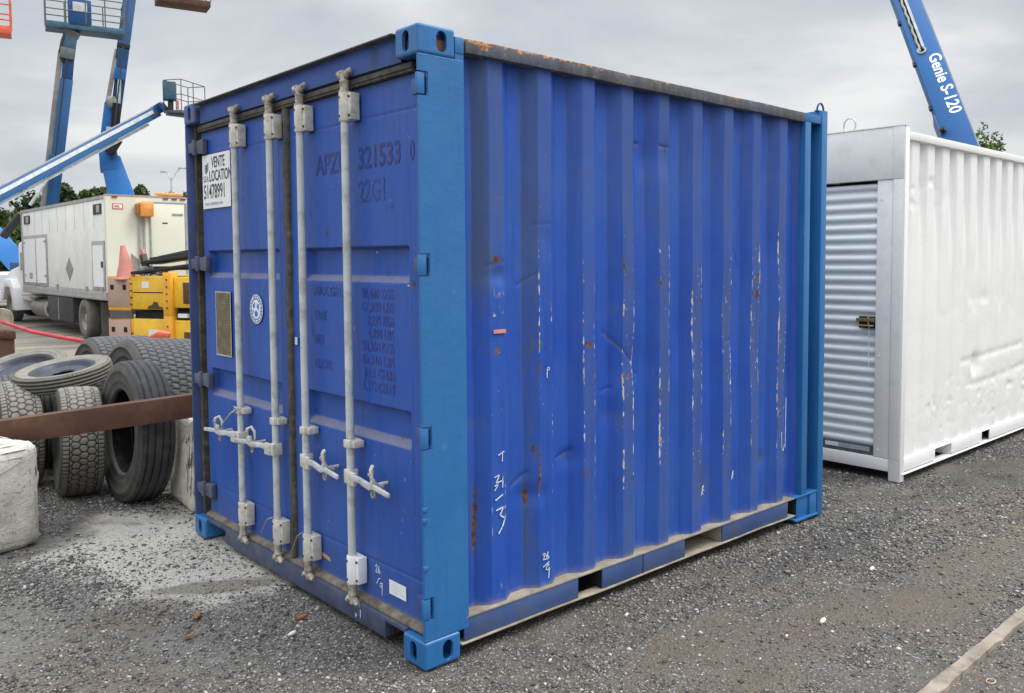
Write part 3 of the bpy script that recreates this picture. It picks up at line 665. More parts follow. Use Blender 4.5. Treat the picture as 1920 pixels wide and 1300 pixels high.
# doors
DOORS = []
def conform(mb, k, gap=.0012):
    ys_, zs_, X_ = DOORS[k]; vs_ = []
    for (a, b, c) in mb.v:
        i = min(max((b-ys_[0])/(ys_[1]-ys_[0]), 0), len(ys_)-1.001); j = min(max((c-zs_[0])/(zs_[1]-zs_[0]), 0), len(zs_)-1.001)
        i0, j0 = int(i), int(j); fi, fj = i-i0, j-j0
        xs_ = (X_[i0, j0]*(1-fi)+X_[i0+1, j0]*fi)*(1-fj)+(X_[i0, j0+1]*(1-fi)+X_[i0+1, j0+1]*fi)*fj
        vs_.append((xs_-gap+(a-XT), b, c))
    mb.v = vs_; return mb
XT = .0566
def door(ya, yb, r0, r1, name_seed, right):
    dy = .0055; ys = np.linspace(ya, yb, int((yb-ya)/dy)); zs = np.linspace(.150, 2.420, 400)
    Y, Z = np.meshgrid(ys, zs, indexing='ij')
    lat = sstep(Y, r0, r0+.012)*sstep(-Y, -r1, -r1+.012)
    X = .058+0*Y
    for (zt, zb, z2) in ((1.724, 1.598, 1.570), (1.030, .903, .872)):
        prof = np.where(Z > zt, 0, np.where(Z > zt-.006, (zt-Z)/.006, np.where(Z > zb, 1, np.clip((Z-z2)/(zb-z2), 0, 1))))
        X = X+.036*prof*lat
    lat2 = sstep(Y, r0-.02, r0-.012)*sstep(-Y, -r1-.02, -r1-.012)
    for zz in (2.283, .328): X = X+.0035*np.exp(-((Z-zz)/.004)**2)*sstep(Y, ya+.03, ya+.034)*sstep(-Y, -yb+.03, -yb+.034)
    for yy in (r0-.022, r1+.018): X = X+.0025*np.exp(-((Y-yy)/.004)**2)
    X = X+(vnoise(Y*2.5+7, Z*2+7, name_seed, 3)-.5)*.0035+(vnoise(Y*11, Z*8, name_seed+1, 2)-.5)*.0014
    wr = np.zeros(X.shape+(4,))
    slope = ((Z < 1.600)*(Z > 1.568)+(Z < .905)*(Z > .870))*lat
    wr[..., 3] += slope*(.62+.5*vnoise(Y*8, Z*12, name_seed+2, 3))
    wr[..., 3] += .75*np.exp(-(Z-.150)/.018)+.45*np.exp(-((Z-.334)/.006)**2)*vnoise(Y*9, Z*9, 81, 2)
    g = .42*np.clip(vnoise(Y*26, Z*1.2, name_seed+3, 3)-.45, 0, 1)*2*sstep(-Z, -.55, -.2)
    g += .8*np.exp(-((Z-1.721)/.006)**2)*lat+.55*np.exp(-((Z-1.028)/.006)**2)*lat
    g += .7*np.exp(-((Z-2.283)/.0035)**2)+.30*np.exp(-((Z-.328)/.005)**2)
    g += .6*np.exp(-((Z-2.42)/.02)**2)+.7*np.exp(-((Y-ya)/.008)**2)+.7*np.exp(-((Y-yb)/.008)**2)
    g += .35*sstep(-Z, -.5, -.16)
    sp = [(.52, 2.33, .02, .03, .4), (.50, 1.95, .02, .03, .4), (.85, 1.80, .03, .05, .5), (.12, 1.6, .02, .05, .6), (.13, 1.4, .015, .1, .6), (.25, 1.5, .03, .06, .4), (.27, .90, .04, .04, .6), (1.62, 2.37, .02, .02, .3), (1.5, .42, .035, .035, .75), (1.45, 2.1, .02, .03, .4), (.85, .62, .02, .03, .5), (.7, 1.36, .02, .03, .5), (2.2, 1.4, .02, .2, .4)]
    for (a, b, ra, rb, am) in sp: g += am*np.exp(-(((Y-a)/ra)**2+((Z-b)/rb)**2))
    wr[..., 2] = g
    ru = np.zeros_like(Y)
    for (a, b, ra, rb, am) in ((.13, 1.56, .02, .04, .55), (.12, 1.3, .012, .06, .5), (.85, 1.80, .012, .02, .5), (.66, 1.36, .012, .02, .5), (1.52, .42, .015, .02, .45), (.28, .9, .02, .012, .6), (2.26, 1.45, .01, .15, .45), (1.30, 1.9, .01, .02, .4)):
        ru += am*np.exp(-(((Y-a)/ra)**2+((Z-b)/rb)**2))
    wr[..., 1] = ru+np.clip(vnoise(Y*13, Z*9, name_seed+5, 3)-.74, 0, 1)*3
    wr[..., 0] = (rng.random(Y.shape) > .9995)*.9
    for (a, b, la, lb) in ((.22, .74, .0, .02), (.26, .82, .0, .014), (.61, 1.36, 0, .02), (.31, 1.45, 0, .008), (.30, 1.37, 0, .012), (.88, 1.30, 0, .016), (.17, 1.56, .012, .004), (.47, 1.70, .012, .004), (.24, .56, 0, .01), (.25, .50, 0, .01)):
        wr[..., 0] += .9*np.exp(-(((Y-a)/(la+.003))**2+((Z-b)/(lb+.002))**2))
    DOORS.append((ys, zs, X))
    P = np.stack([X, Y, Z], -1)
    d = grid_mesh('door', P, M['door'], box, np.clip(wr, 0, 1), flip=True)
    ed = MB(); ed.box(.060, .075, ya-.004, ya-.0005, .150, 2.42); ed.box(.060, .075, yb+.0005, yb+.004, .150, 2.42); ed.build('door_edge', M['rubber_seal'], d)
    return d
dr = door(.030, 1.203, .165, 1.062, 91, True)
dl = door(1.238, 2.335, 1.345, 2.268, 95, False)
# centre seal, ragged
def centre_seal():
    zs = np.linspace(.15, 2.42, 260); prof = [(.072, 1.204), (.050, 1.203), (.034, 1.209), (.040, 1.221), (.034, 1.232), (.050, 1.238), (.072, 1.237)]
    P = np.zeros((len(zs), len(prof), 3)); P[..., 2] = zs[:, None]
    for j, (a, b) in enumerate(prof): P[:, j, 0] = a+(vnoise(zs*16, zs*0+j, 101, 3)-.5)*.008*(0 < j < 6); P[:, j, 1] = b+(vnoise(zs*7, zs*0, 102, 3)-.5)*.012
    return grid_mesh('centre_seal', P, M['rubber_seal'], dl)
centre_seal()
# brighter overspray strip on the edge of the right door
MB().box(.0525, .0555, .036, .078, .22, .79).build('overspray_strip', plain('overspray_blue', (.045, .16, .43), .4), dr)
# hinges
for (a, b) in HZ:
    hb = MB(); hb.box(-.006, .030, .002, .016, a+.002, b-.002)
    hg = hb.build('hinge', M['post'], dr, bevel=.003)
    MB().box(.034, .052, .020, .098, a+.012, b-.012).build('hinge_blade', M['blue_old'], dr, bevel=.003)
M['hinge_old'] = plain('old_hinge', (.075, .085, .14), .6, var=.2, sc=12, dirt=(.16, .15, .14), dirt_amt=.8, bump=.3)
for z_ in (2.335, 1.649, .958, .289):
    hb = MB(); hb.box(.010, .050, W-.10, W-.012, z_-.030, z_+.030)
    hb.prism([(.024, 2.345, z_-.034), (.024, 2.345, z_+.034), (.024, 2.235, z_+.045), (.024, 2.235, z_-.045)], (.03, 0, 0))
    hb.tube([(.022, 2.345, z_-.045), (.022, 2.345, z_+.045)], .016, 10)
    hb.build('hinge', M['hinge_old'], dl, bevel=.003)

# signs, plate, stickers, stencils on the doors (text runs towards -Y)
DU, DV = (0, -1, 0), (0, 0, 1)
sg = MB(); sg.box(.046, .0475, 1.905, 2.300, 1.972, 2.283); sign = sg.build('sale_sign', M['paper'], dl)
tx = MB(); XS = .0452
put_text(tx, 'VENTE', .088, (XS, 2.165, 2.205), DU, DV, .72, .0012)
put_text(tx, 'LOCATION', .088, (XS, 2.200, 2.128), DU, DV, .70, .0012)
put_text(tx, '51478991', .115, (XS, 2.285, 2.030), DU, DV, .68, .0012)
tx.build('sign_lettering', M['ink'], sign)
lg = MB()
put_text(lg, 'S.E.A.', .05, (XS, 2.285, 2.128), DU, DV, .7, 0)
for i in range(4):
    z_ = 2.190+.013*i; lg.prism([(XS, 2.270, z_), (XS, 2.245, z_-.016), (XS, 2.212, z_+.006), (XS, 2.205, z_+.014), (XS, 2.245, z_-.006)], (-.0006, 0, 0))
lg.build('sign_logo', M['ink'], sign)
sm = MB()
put_text(sm, 'www.conteneurs.com', .034, (XS, 2.270, 1.990), DU, DV, .85); sm.build('sign_address', plain('grey_ink', (.35, .36, .42), .6), sign)

pl = MB(); pl.box(.050, .0515, 1.955, 2.155, 1.124, 1.482); plate = pl.build('data_plate', M['plate'], dl)
rm = MB(); rm.box(.048, .0495, 1.948, 2.162, 1.482, 1.490); rm.box(.048, .0495, 1.948, 2.162, 1.116, 1.124); rm.box(.048, .0495, 1.948, 1.955, 1.124, 1.482); rm.box(.048, .0495, 2.155, 2.162, 1.124, 1.482)
for (a, b) in ((2.158, 1.486), (1.952, 1.486), (2.158, 1.12), (1.952, 1.12), (2.158, 1.3), (1.952, 1.3), (2.158, 1.4), (1.952, 1.2)): rm.tube([(.0475, a, b), (.046, a, b)], .005, 8)
rm.build('plate_frame', M['alu'], plate)
pr = MB()
for i in range(22): pr.box(.0492, .0498, 1.97+.01*(i % 3), 2.14-.012*(i % 4), 1.14+.0152*i, 1.1445+.0152*i)
pr.build('plate_lettering', plain('etched_line', (.12, .10, .065), .6), plate)
# round sticker: white ring, blue field, white bird shape
rs = MB(); yc, zc = 1.617, 1.406
ring = lambda r, n=40: [(0, yc+r*math.cos(2*math.pi*k/n), zc+r*math.sin(2*math.pi*k/n)) for k in range(n)]
rs.prism([(.0495, b, c) for a, b, c in ring(.079)], (.001, 0, 0)); stk = rs.build('round_sticker', M['paper'], dl)
rs = MB(); rs.prism([(.0488, b, c) for a, b, c in ring(.074)], (.0006, 0, 0)); f1 = rs.build('sticker_band', plain('sticker_blue', (.04, .14, .45), .4), stk)
rs = MB()
for i in range(20):
    t = 2*math.pi*i/20; q = Vector((.0482, yc+.064*math.cos(t), zc+.064*math.sin(t))); rs.bar(q-Vector((0, math.sin(t), -math.cos(t)))*.0062, q+Vector((0, math.sin(t), -math.cos(t)))*.0062, .0006, .009 if i % 3 else .012, up=(0, math.cos(t), math.sin(t)))
inner = [(.0482, yc+.052*math.cos(t)*(1+.06*math.sin(5*t)), zc+.052*math.sin(t)) for t in np.linspace(0, 2*math.pi, 30)[:-1]]
rs.prism(inner, (.0005, 0, 0)); rs.build('sticker_ring_lettering', M['paper'], stk)
rs = MB()
for blob_ in ([(-.04, .02), (-.015, .035), (-.01, .01), (-.03, -.01)], [(.01, .04), (.04, .02), (.03, .0), (.012, .012)], [(-.025, -.02), (.0, -.005), (.02, -.02), (.01, -.042), (-.015, -.04)], [(.024, -.012), (.043, -.005), (.036, -.025)]):
    rs.prism([(.0478, yc+a, zc+b) for a, b in blob_], (.0004, 0, 0))
rs.build('sticker_emblem', plain('sticker_blue_mark', (.05, .16, .45), .4), stk)

st = MB(); XT = .0566
def put_wide(mb, s, size, org, width, bold=.0): # scale text to a given width
    vs, fs = text_geo(s, size, 1., .0003, bold); wd = max(v[0] for v in vs)-min(v[0] for v in vs)
    put_text(mb, s, size, org, DU, DV, width/wd, bold)
put_wide(st, 'APZU', .135, (XT, .940, 2.070), .285, .002); put_wide(st, '321533', .135, (XT, .560, 2.070), .335, .002)
put_text(st, '0', .120, (XT, .150, 2.072), DU, DV, .6, .001)
conform(st, 0).build('container_number', M['stencil'], dr)
st = MB(); put_wide(st, '22G1', .135, (XT, .560, 1.925), .215, .0015); conform(st, 0).build('size_code', M['stencil_faded'], dr)
st = MB()
for i, (a, b) in enumerate((('MAX.GROSS', '30,480 KGS'), ('', '67,200 LBS'), ('TARE', '2,220 KGS'), ('', '4,890 LBS'), ('NET', '28,260 KGS'), ('', '62,310 LBS'), ('CU.CAP.', '33.2 CU.M'), ('', '1,172 CU.FT'))):
    z_ = 1.500-.0585*i
    if a: put_wide(st, a, .062, (XT, .985, z_), {9: .35, 4: .12, 3: .09, 7: .17}[len(a)], .0012)
    wd = .26 if len(b) > 9 else (.21 if b[1] == ',' else .25)
    put_wide(st, b, .062, (XT, .290+wd-.005, z_), wd, .0012)
conform(st, 0).build('weight_markings', M['stencil_faded'], dr)
lb = MB().box(.0530, .0540, .215, .345, .212, .275).build('white_label', M['paper'], dr)
lt = MB()
for i in range(3): lt.box(.0524, .0529, .235+.01*i, .325-.012*(i % 2), .228+.013*i, .231+.013*i)
lt.build('label_lettering', plain('pale_green_ink', (.5, .66, .6), .6), lb)
conform(MB().prism([(XT, .990, .246), (XT, .985, .228), (XT, .870, .214), (XT, .875, .234), (XT, .94, .240)], (.0006, 0, 0)), 0).build('yellow_sticker', plain('torn_yellow_sticker', (.66, .40, .12), .6), dr)
cm = MB()
def chd(pts, org, sc, wd=.004): stroke(cm, [(a*sc, b*sc) for a, b in pts], wd, org, DU, DV)
chd([(0, 3.2), (.6, 4), (1.2, 3.6), (.2, 1.2), (1.6, 1.2)], (XT, .462, .262), .012, .0035); chd([(2.6, 4), (1.8, 2.4), (2.2, 1.2), (3.2, 1.4), (2.6, 2.4), (1.9, 2.2)], (XT, .462, .262), .012, .0035)
chd([(.4, 0), (1.8, 2.2), (2.8, 2.4)], (XT, .458, .225), .012, .0035); chd([(3.4, 3.2), (2.2, 3), (2, 2), (3, 1.6), (3.4, 3), (3.2, -1)], (XT, .452, .195), .013, .0035)
conform(cm, 0).build('chalk_marking', M['chalk'], dr)
cm = MB(); chd([(0, 0), (0, 3)], (.010, .52, .060), .012, .004); chd([(0, 0), (-.4, 2), (1, 1)], (.010, .56, .050), .010, .004); cm.build('sill_scratch', M['chalk'], box)
MB().box(.046, .0475, 1.195-.05, 1.195-.025, 1.247, 1.284).build('small_label', plain('pale_blue_sticker', (.45, .55, .75), .5), dr)

# locking bars
def lock_bar(y, side, white=False):
    xb = .006
    b = MB(); b.tube([(xb, y, .212), (xb, y, 1.2), (xb+.001, y+.002, 1.7), (xb, y, 2.40)], .0185, 16)
    if y < .7: b.tube([(xb, y, .872), (xb, y, .888)], .0187, 16)
    o = b.build('locking_bar', M['bar'], box, smooth=True)
    for (z0, z1) in ((2.276, 2.402), (.206, .334)):
        c = MB(); c.box(.004, .050, y-.053, y-.0305, z0+.004, z1-.004); c.box(.034, .050, y-.030, y+.030, z0+.004, z1-.004)
        c.prism([(-.017, y-.010, z0), (-.017, y+.012, z0), (-.006, y+.024, z0), (.0335, y+.026, z0), (.0335, y-.0300, z0), (.002, y-.0300, z0), (-.008, y-.022, z0)], (0, 0, z1-z0))
        bk = c.build('bar_bracket', M['paper'] if (white and z0 < 1) else M['bracket'], o, bevel=.003)
        for zz in (z0+.022, z1-.022):
            c = MB(); c.tube([(.0035, y-.044, zz), (-.003, y-.044, zz)], .0060, 6)
            c.build('bolt', M['bolt'], o); c = MB(); c.tube([(-.0165, y+.006, zz), (-.021, y+.006, zz)], .0055, 6)
            c.build('bolt', M['bolt'], o)
    for s_, z0 in ((1, 2.402), (-1, .206)):
        c = MB()
        c.tube([(xb, y, z0-s_*.004), (xb, y, z0+s_*.008)], .024, 14); c.tube([(xb, y, z0+s_*.008), (xb, y, z0+s_*.050)], .0195, 14); c.tube([(xb, y, z0+s_*.045), (xb, y, z0+s_*.053)], .022, 14)
        c.tube([(xb, y, z0+s_*.050), (xb, y, z0+s_*.094)], [.017, .015], 10)
        for k in (-1, 1):
            c.tube([(xb+.006, y+k*.006, z0+s_*.070), (xb-.006, y+k*.028, z0+s_*.074), (xb-.004, y+k*.042, z0+s_*.084), (xb+.010, y+k*.040, z0+s_*.098)], [.013, .014, .013, .008], 8)
        c.tube([(xb+.024, y-.03, z0+s_*.085), (xb+.024, y+.03, z0+s_*.085)], .010, 8)
        c.build('cam', M['cam'], o, smooth=True)
    zg = .845; c = MB(); c.box(-.016, .050, y-.026, y+.025, zg-.018, zg+.018); c.box(-.002, .050, y-.046, y-.0262, zg-.016, zg+.016)
    c.build('bar_guide', M['bracket'], o, bevel=.003)
    # handle
    s = side; zh = .700
    c = MB(); c.box(-.020, .032, y-.020, y+.020, zh-.033, zh+.030)
    c.box(-.026, -.006, min(y+s*.015, y+s*.075), max(y+s*.015, y+s*.075), zh-.034, zh+.026)
    hub = c.build('handle_hub', M['bracket'], o, bevel=.004)
    c = MB(); P_ = [(-.020, y+s*.03, zh+.004), (-.022, y+s*.12, zh+.006), (-.030, y+s*.21, zh-.004), (-.034, y+s*.25, zh+.004), (-.044, y+s*.39, zh-.006)]
    for i in range(4): c.bar(P_[i], P_[i+1], (.012, .013, .014, .012)[i], (.030, .026, .032, .024)[i], up=(0, 0, 1), h2=(.026, .030, .026, .020)[i])
    c.build('handle', M['bar'], o, bevel=.003)
    yk = y+s*.225; c = MB(); c.tube([(.055, yk, zh), (-.02, yk, zh)], .009, 8)
    c.tube([(.02, yk+s*.02, zh-.008), (-.02, yk+s*.022, zh+.01), (-.04, yk+s*.024, zh+.045), (-.038, yk+s*.018, zh+.075), (-.022, yk+s*.004, zh+.085), (-.012, yk-s*.012, zh+.060), (-.014, yk-s*.02, zh+.02)], [.007, .009, .009, .009, .009, .008, .006], 8)
    c.bar((-.034, yk-.012, zh+.026), (-.034, yk+.03*s, zh+.022), .014, .030)
    k = c.build('handle_catch', M['bracket'], o, bevel=.002)
    c = MB(); c.tube([(-.020+.0*math.cos(t), yk+s*.004+.012*math.cos(t), zh-.036+.016*math.sin(t)) for t in np.linspace(0, 2*math.pi, 14)], .0055, 7); c.tube([(-.034, yk+s*.02, zh+.058), (-.052, yk+s*.02, zh+.058)], .007, 8)
    c.build('catch_ring', M['cam'], k, smooth=True)
    return o
lock_bar(.575, -1, True); lock_bar(.995, -1); lock_bar(1.322, 1); lb4 = lock_bar(1.748, 1)
wire = MB(); wire.tube([(-.02, 1.75, .852), (-.03, 1.80, .825), (-.034, 1.87, .775), (-.03, 1.915, .745), (-.03, 1.93, .71)], .0045, 6); wire.tube([(-.024, 1.715, .862), (-.024, 1.76, .868), (-.016, 1.785, .845)], .0045, 6)
wire.build('handle_wire', M['alu'], lb4, smooth=True)
for pts in ([(-.012, 1.33, .345), (-.025, 1.37, .33), (.0, 1.45, .29), (.01, 1.53, .215)], [(-.02, 1.0, .345), (-.028, 1.04, .318), (-.01, 1.10, .27), (.0, 1.17, .19)]):
    MB().tube(pts, .0028, 6).build('seal_wire', M['cam'], box, smooth=True)

# ------------------------------------------------------------------ white container
WX = 4.24
wb = thing('storage_container', 'white shipping container with a grey roll-up shutter door and a dented long side', 'container', (WX, 0, 0))
WO = (WX, 0, 0); WH = 2.632; WL = 6.06
def white_dent(X, Z, ph, d):
    x = X
    y = (vnoise(X*1.7, Z*1.6, 131, 3)-.5)*.012
    low = np.exp(-((Z-.45)/.24)**2)*(.35+.65*sstep(X, .2, 1.2))*sstep(-X, -4.5, -3.4)
    y += low*(vnoise(X*5, Z*5, 132, 2)-.45)*.006
    y += low*np.clip(vnoise(X*9, Z*10, 133, 2)-.66, 0, 1)*.040
    y += np.exp(-((Z-1.30)/.10)**2)*np.clip(vnoise(X*6, Z*6, 134, 2)-.5, 0, 1)*.022
    y += np.exp(-((Z-2.18)/.16)**2)*np.exp(-((X-.3)/.6)**2)*np.clip(vnoise(X*8, Z*8, 135, 2)-.5, 0, 1)*.035
    y += .006*np.exp(-(seg_dist(X, Z, 1.2, .80, 2.6, .86)/.03)**2)+.030*np.exp(-(((X-1.47)/.09)**2+((Z-.76)/.08)**2))
    y += .012*np.exp(-(seg_dist(X, Z, 1.4, .58, 2.9, .66)/.035)**2)*vnoise(X*9, Z, 136)
    nn = vnoise(X*7, Z*8, 137, 2); y += low*(1-2*np.abs(nn-.5))**6*.0035
    y += .015*np.exp(-(((X-2.7)/.15)**2+((Z-2.2)/.1)**2))
    # ribs flattened by knocks low on the wall
    return y
wside = corrugated('side_panel', WX+.06, WX+WL-.1, .160, 2.54, .012, .060, WX+.165, .2775, .125, .046, M['white_paint'], wb, .010, .011, lambda X, Z, ph, d: white_dent(X-WX, Z, ph, d)-d*.036*sstep(-Z, -2.40, -1.5), None, 1, WO)
corrugated('side_panel', WX+.06, WX+WL-.1, .160, 2.54, 2.42, 2.39, WX+.1, .2775, .075, .066, M['white_paint'], wb, .03, .2, None, None, -1, WO)
def wpart(name, mat, *bx, bevel=.003, parent=wb):
    m = MB(WO)
    for b_ in bx: m.box(*b_)
    return m.build(name, mat, parent, bevel=bevel)
wpart('corner_post', M['white_paint'], (WX, WX+.065, -.012, .078, 0, WH))
wpart('corner_post', M['white_paint'], (WX, WX+.065, 2.34, 2.43, 0, WH))
wpart('corner_post', M['white_paint'], (WX+WL-.12, WX+WL, -.012, .078, 0, WH-.02))
wpart('corner_post', M['white_paint'], (WX+WL-.12, WX+WL, 2.34, 2.43, 0, WH-.02))
wpart('header_panel', M['grey_paint'], (WX-.004, WX+.05, .080, 2.338, 2.246, WH-.006))
wpart('header_panel_trim', M['grey_paint'], (WX-.006, WX-.0005, -.004, .079, 2.246, WH-.006), bevel=.001)
wpart('header_cap', M['white_paint'], (WX-.008, WX+.07, -.014, 2.434, WH-.005, WH+.002), bevel=0)
wpart('door_frame', M['grey_paint'], (WX+.004, WX+.05, .0805, .198, .166, 2.244), bevel=.002)
wpart('door_frame', M['grey_paint'], (WX+.004, WX+.05, 2.22, 2.339, .166, 2.244), bevel=.002)
wpart('post_cover', M['grey_paint'], (WX-.0045, WX-.0005, -.002, .074, .168, 2.243), bevel=.001)
wpart('door_sill', M['white_paint'], (WX+.002, WX+.06, .079, 2.338, .068, .162))
wpart('door_recess', M['dark'], (WX+.055, WX+.075, .199, 2.219, .164, 2.243), bevel=0)
for z_ in (2.10, .93, .22): MB(WO).tube([(WX+.004, .165, z_), (WX-.001, .165, z_)], .007, 10).build('screw', M['paper'], wb)
# roller shutter: slats as one rippled sheet
ys = np.array([.200, 1.2, 2.218]); zs = np.arange(.175, 2.225, .004)
t = np.mod((zs-.16)/.0775, 1); xo = np.where(t < .62, -.014*np.sin(np.pi*t/.62)**.6, .004*np.sin(np.pi*(t-.62)/.38))
P = np.zeros((3, len(zs), 3)); P[..., 0] = xo[None]+.040; P[..., 1] = ys[:, None]; P[..., 2] = zs[None]
shut = grid_mesh('roller_shutter', P, M['shutter'], wb, flip=True)
MB(WO).box(WX+.022, WX+.050, .20, 2.218, .165, .235).build('shutter_bottom_bar', plain('dark_shutter_bar', (.12, .13, .15), .4, .3), wb)
lb_ = MB(WO).box(WX+.018, WX+.0215, .235, .60, .192, .226).build('shutter_label', plain('silver_label', (.50, .53, .58), .35, .4), wb)
MB(WO).box(WX+.016, WX+.0178, .49, .60, .195, .223).build('label_patch', M['paper'], lb_)
la = MB(WO); la.box(WX+.008, WX+.022, .196, .330, 1.135, 1.225)
la = la.build('latch_plate', M['black'], wb, bevel=.002)
lb2 = MB(WO); lb2.box(WX-.010, WX+.0075, .205, .345, 1.185, 1.212); lb2.tube([(WX-.004, .25, 1.225), (WX-.004, .25, 1.165)], .007, 8); lb2.tube([(WX-.002, .21, 1.155), (WX-.002, .32, 1.155)], .007, 8)
lb2.build('latch_bolt', M['brass'], la, bevel=.002)
cd_ = MB(WO); cd_.tube([(WX+.002, .246, 1.17), (WX+.004, .248, 1.0), (WX+.004, .246, .84)], .0022, 5); cd_.build('pull_cord', M['paper'], la)
wpart('top_rail', M['white_paint'], (WX+.066, WX+WL-.12, -.010, .06, 2.532, 2.590), bevel=.004)
wpart('top_rail', M['white_paint'], (WX+.066, WX+WL-.12, 2.37, 2.428, 2.532, 2.590), bevel=.004)
wpart('roof', M['white_paint'], (WX+.05, WX+WL, .07, 2.36, 2.560, 2.580), bevel=0)
wpart('end_wall', M['white_paint'], (WX+WL-.06, WX+WL-.02, .079, 2.339, .05, 2.59))
wpart('bottom_rail', M['white_paint'], (WX+.066, 4.871, -.006, .004, .070, .155), (5.192, 5.834, -.006, .004, .070, .155), (6.017, 7.9, -.006, .004, .070, .155), (8.2, WX+WL-.12, -.006, .004, .070, .155), (WX+.066, WX+WL-.12, -.006, .075, .155, .161), bevel=.0015)
wpart('rail_flange', M['white_paint'], (WX+.03, WX+WL-.14, -.022, .06, .052, .060))
wpart('fork_pocket', M['grey_paint'], (4.871, 5.192, .25, .27, .061, .154), (4.867, 4.871, .005, .26, .061, .154), (5.192, 5.196, .005, .26, .061, .154), bevel=0)
wpart('fork_pocket', M['dark'], (5.834, 6.017, .05, .07, .061, .154), bevel=0)
wpart('underframe', M['dark'], (WX+.5, WX+WL-.3, .28, 2.3, .04, .06), bevel=0)
for yy in (.44,):
    le = MB(WO); le.tube([(WX+.03, yy+.048*math.cos(t), WH+.045+.055*math.sin(t)) for t in np.linspace(-.9, math.pi+.9, 18)], .0065, 8); le.build('lifting_eye', plain('galvanised_ring', (.5, .5, .5), .4, .4), wb, smooth=True)

# ------------------------------------------------------------------ tyres
def tyre_mat(name, tread, groove, wall):
    g = NT(name); s = g.sep(g.attr('wear'))
    n = g.rng(g.noise(24, 5), .3, .7)
    c = g.mix(s[0], g.mix(n, tuple(x*.75 for x in tread), tuple(x*1.2 for x in tread)), groove)
    c = g.mix(s[1], c, g.mix(g.rng(g.noise(9, 4), .35, .65), tuple(x*.8 for x in wall), tuple(x*1.15 for x in wall)))
    c = g.mix(g.rng(g.noise(5, 6, .65), .5, .68, 0, .45), c, (.12, .11, .095))
    g.color(c); g.rough(.82); g.bump(g.noise(60, 4), .3, .004); return g.m
TM = {'tan': tyre_mat('dusty_tan_tread', (.20, .185, .155), (.020, .019, .017), (.050, .047, .042)),
      'dark': tyre_mat('worn_black_tread', (.085, .083, .080), (.014, .014, .014), (.060, .056, .050)),
      'black': tyre_mat('black_ribbed_tread', (.036, .038, .042), (.008, .008, .009), (.060, .056, .049)),
      'grey': tyre_mat('grey_block_tread', (.095, .098, .105), (.014, .014, .015), (.075, .070, .062)),
      'wall': tyre_mat('dusty_spare_tyre', (.135, .128, .108), (.04, .037, .032), (.19, .178, .148))}
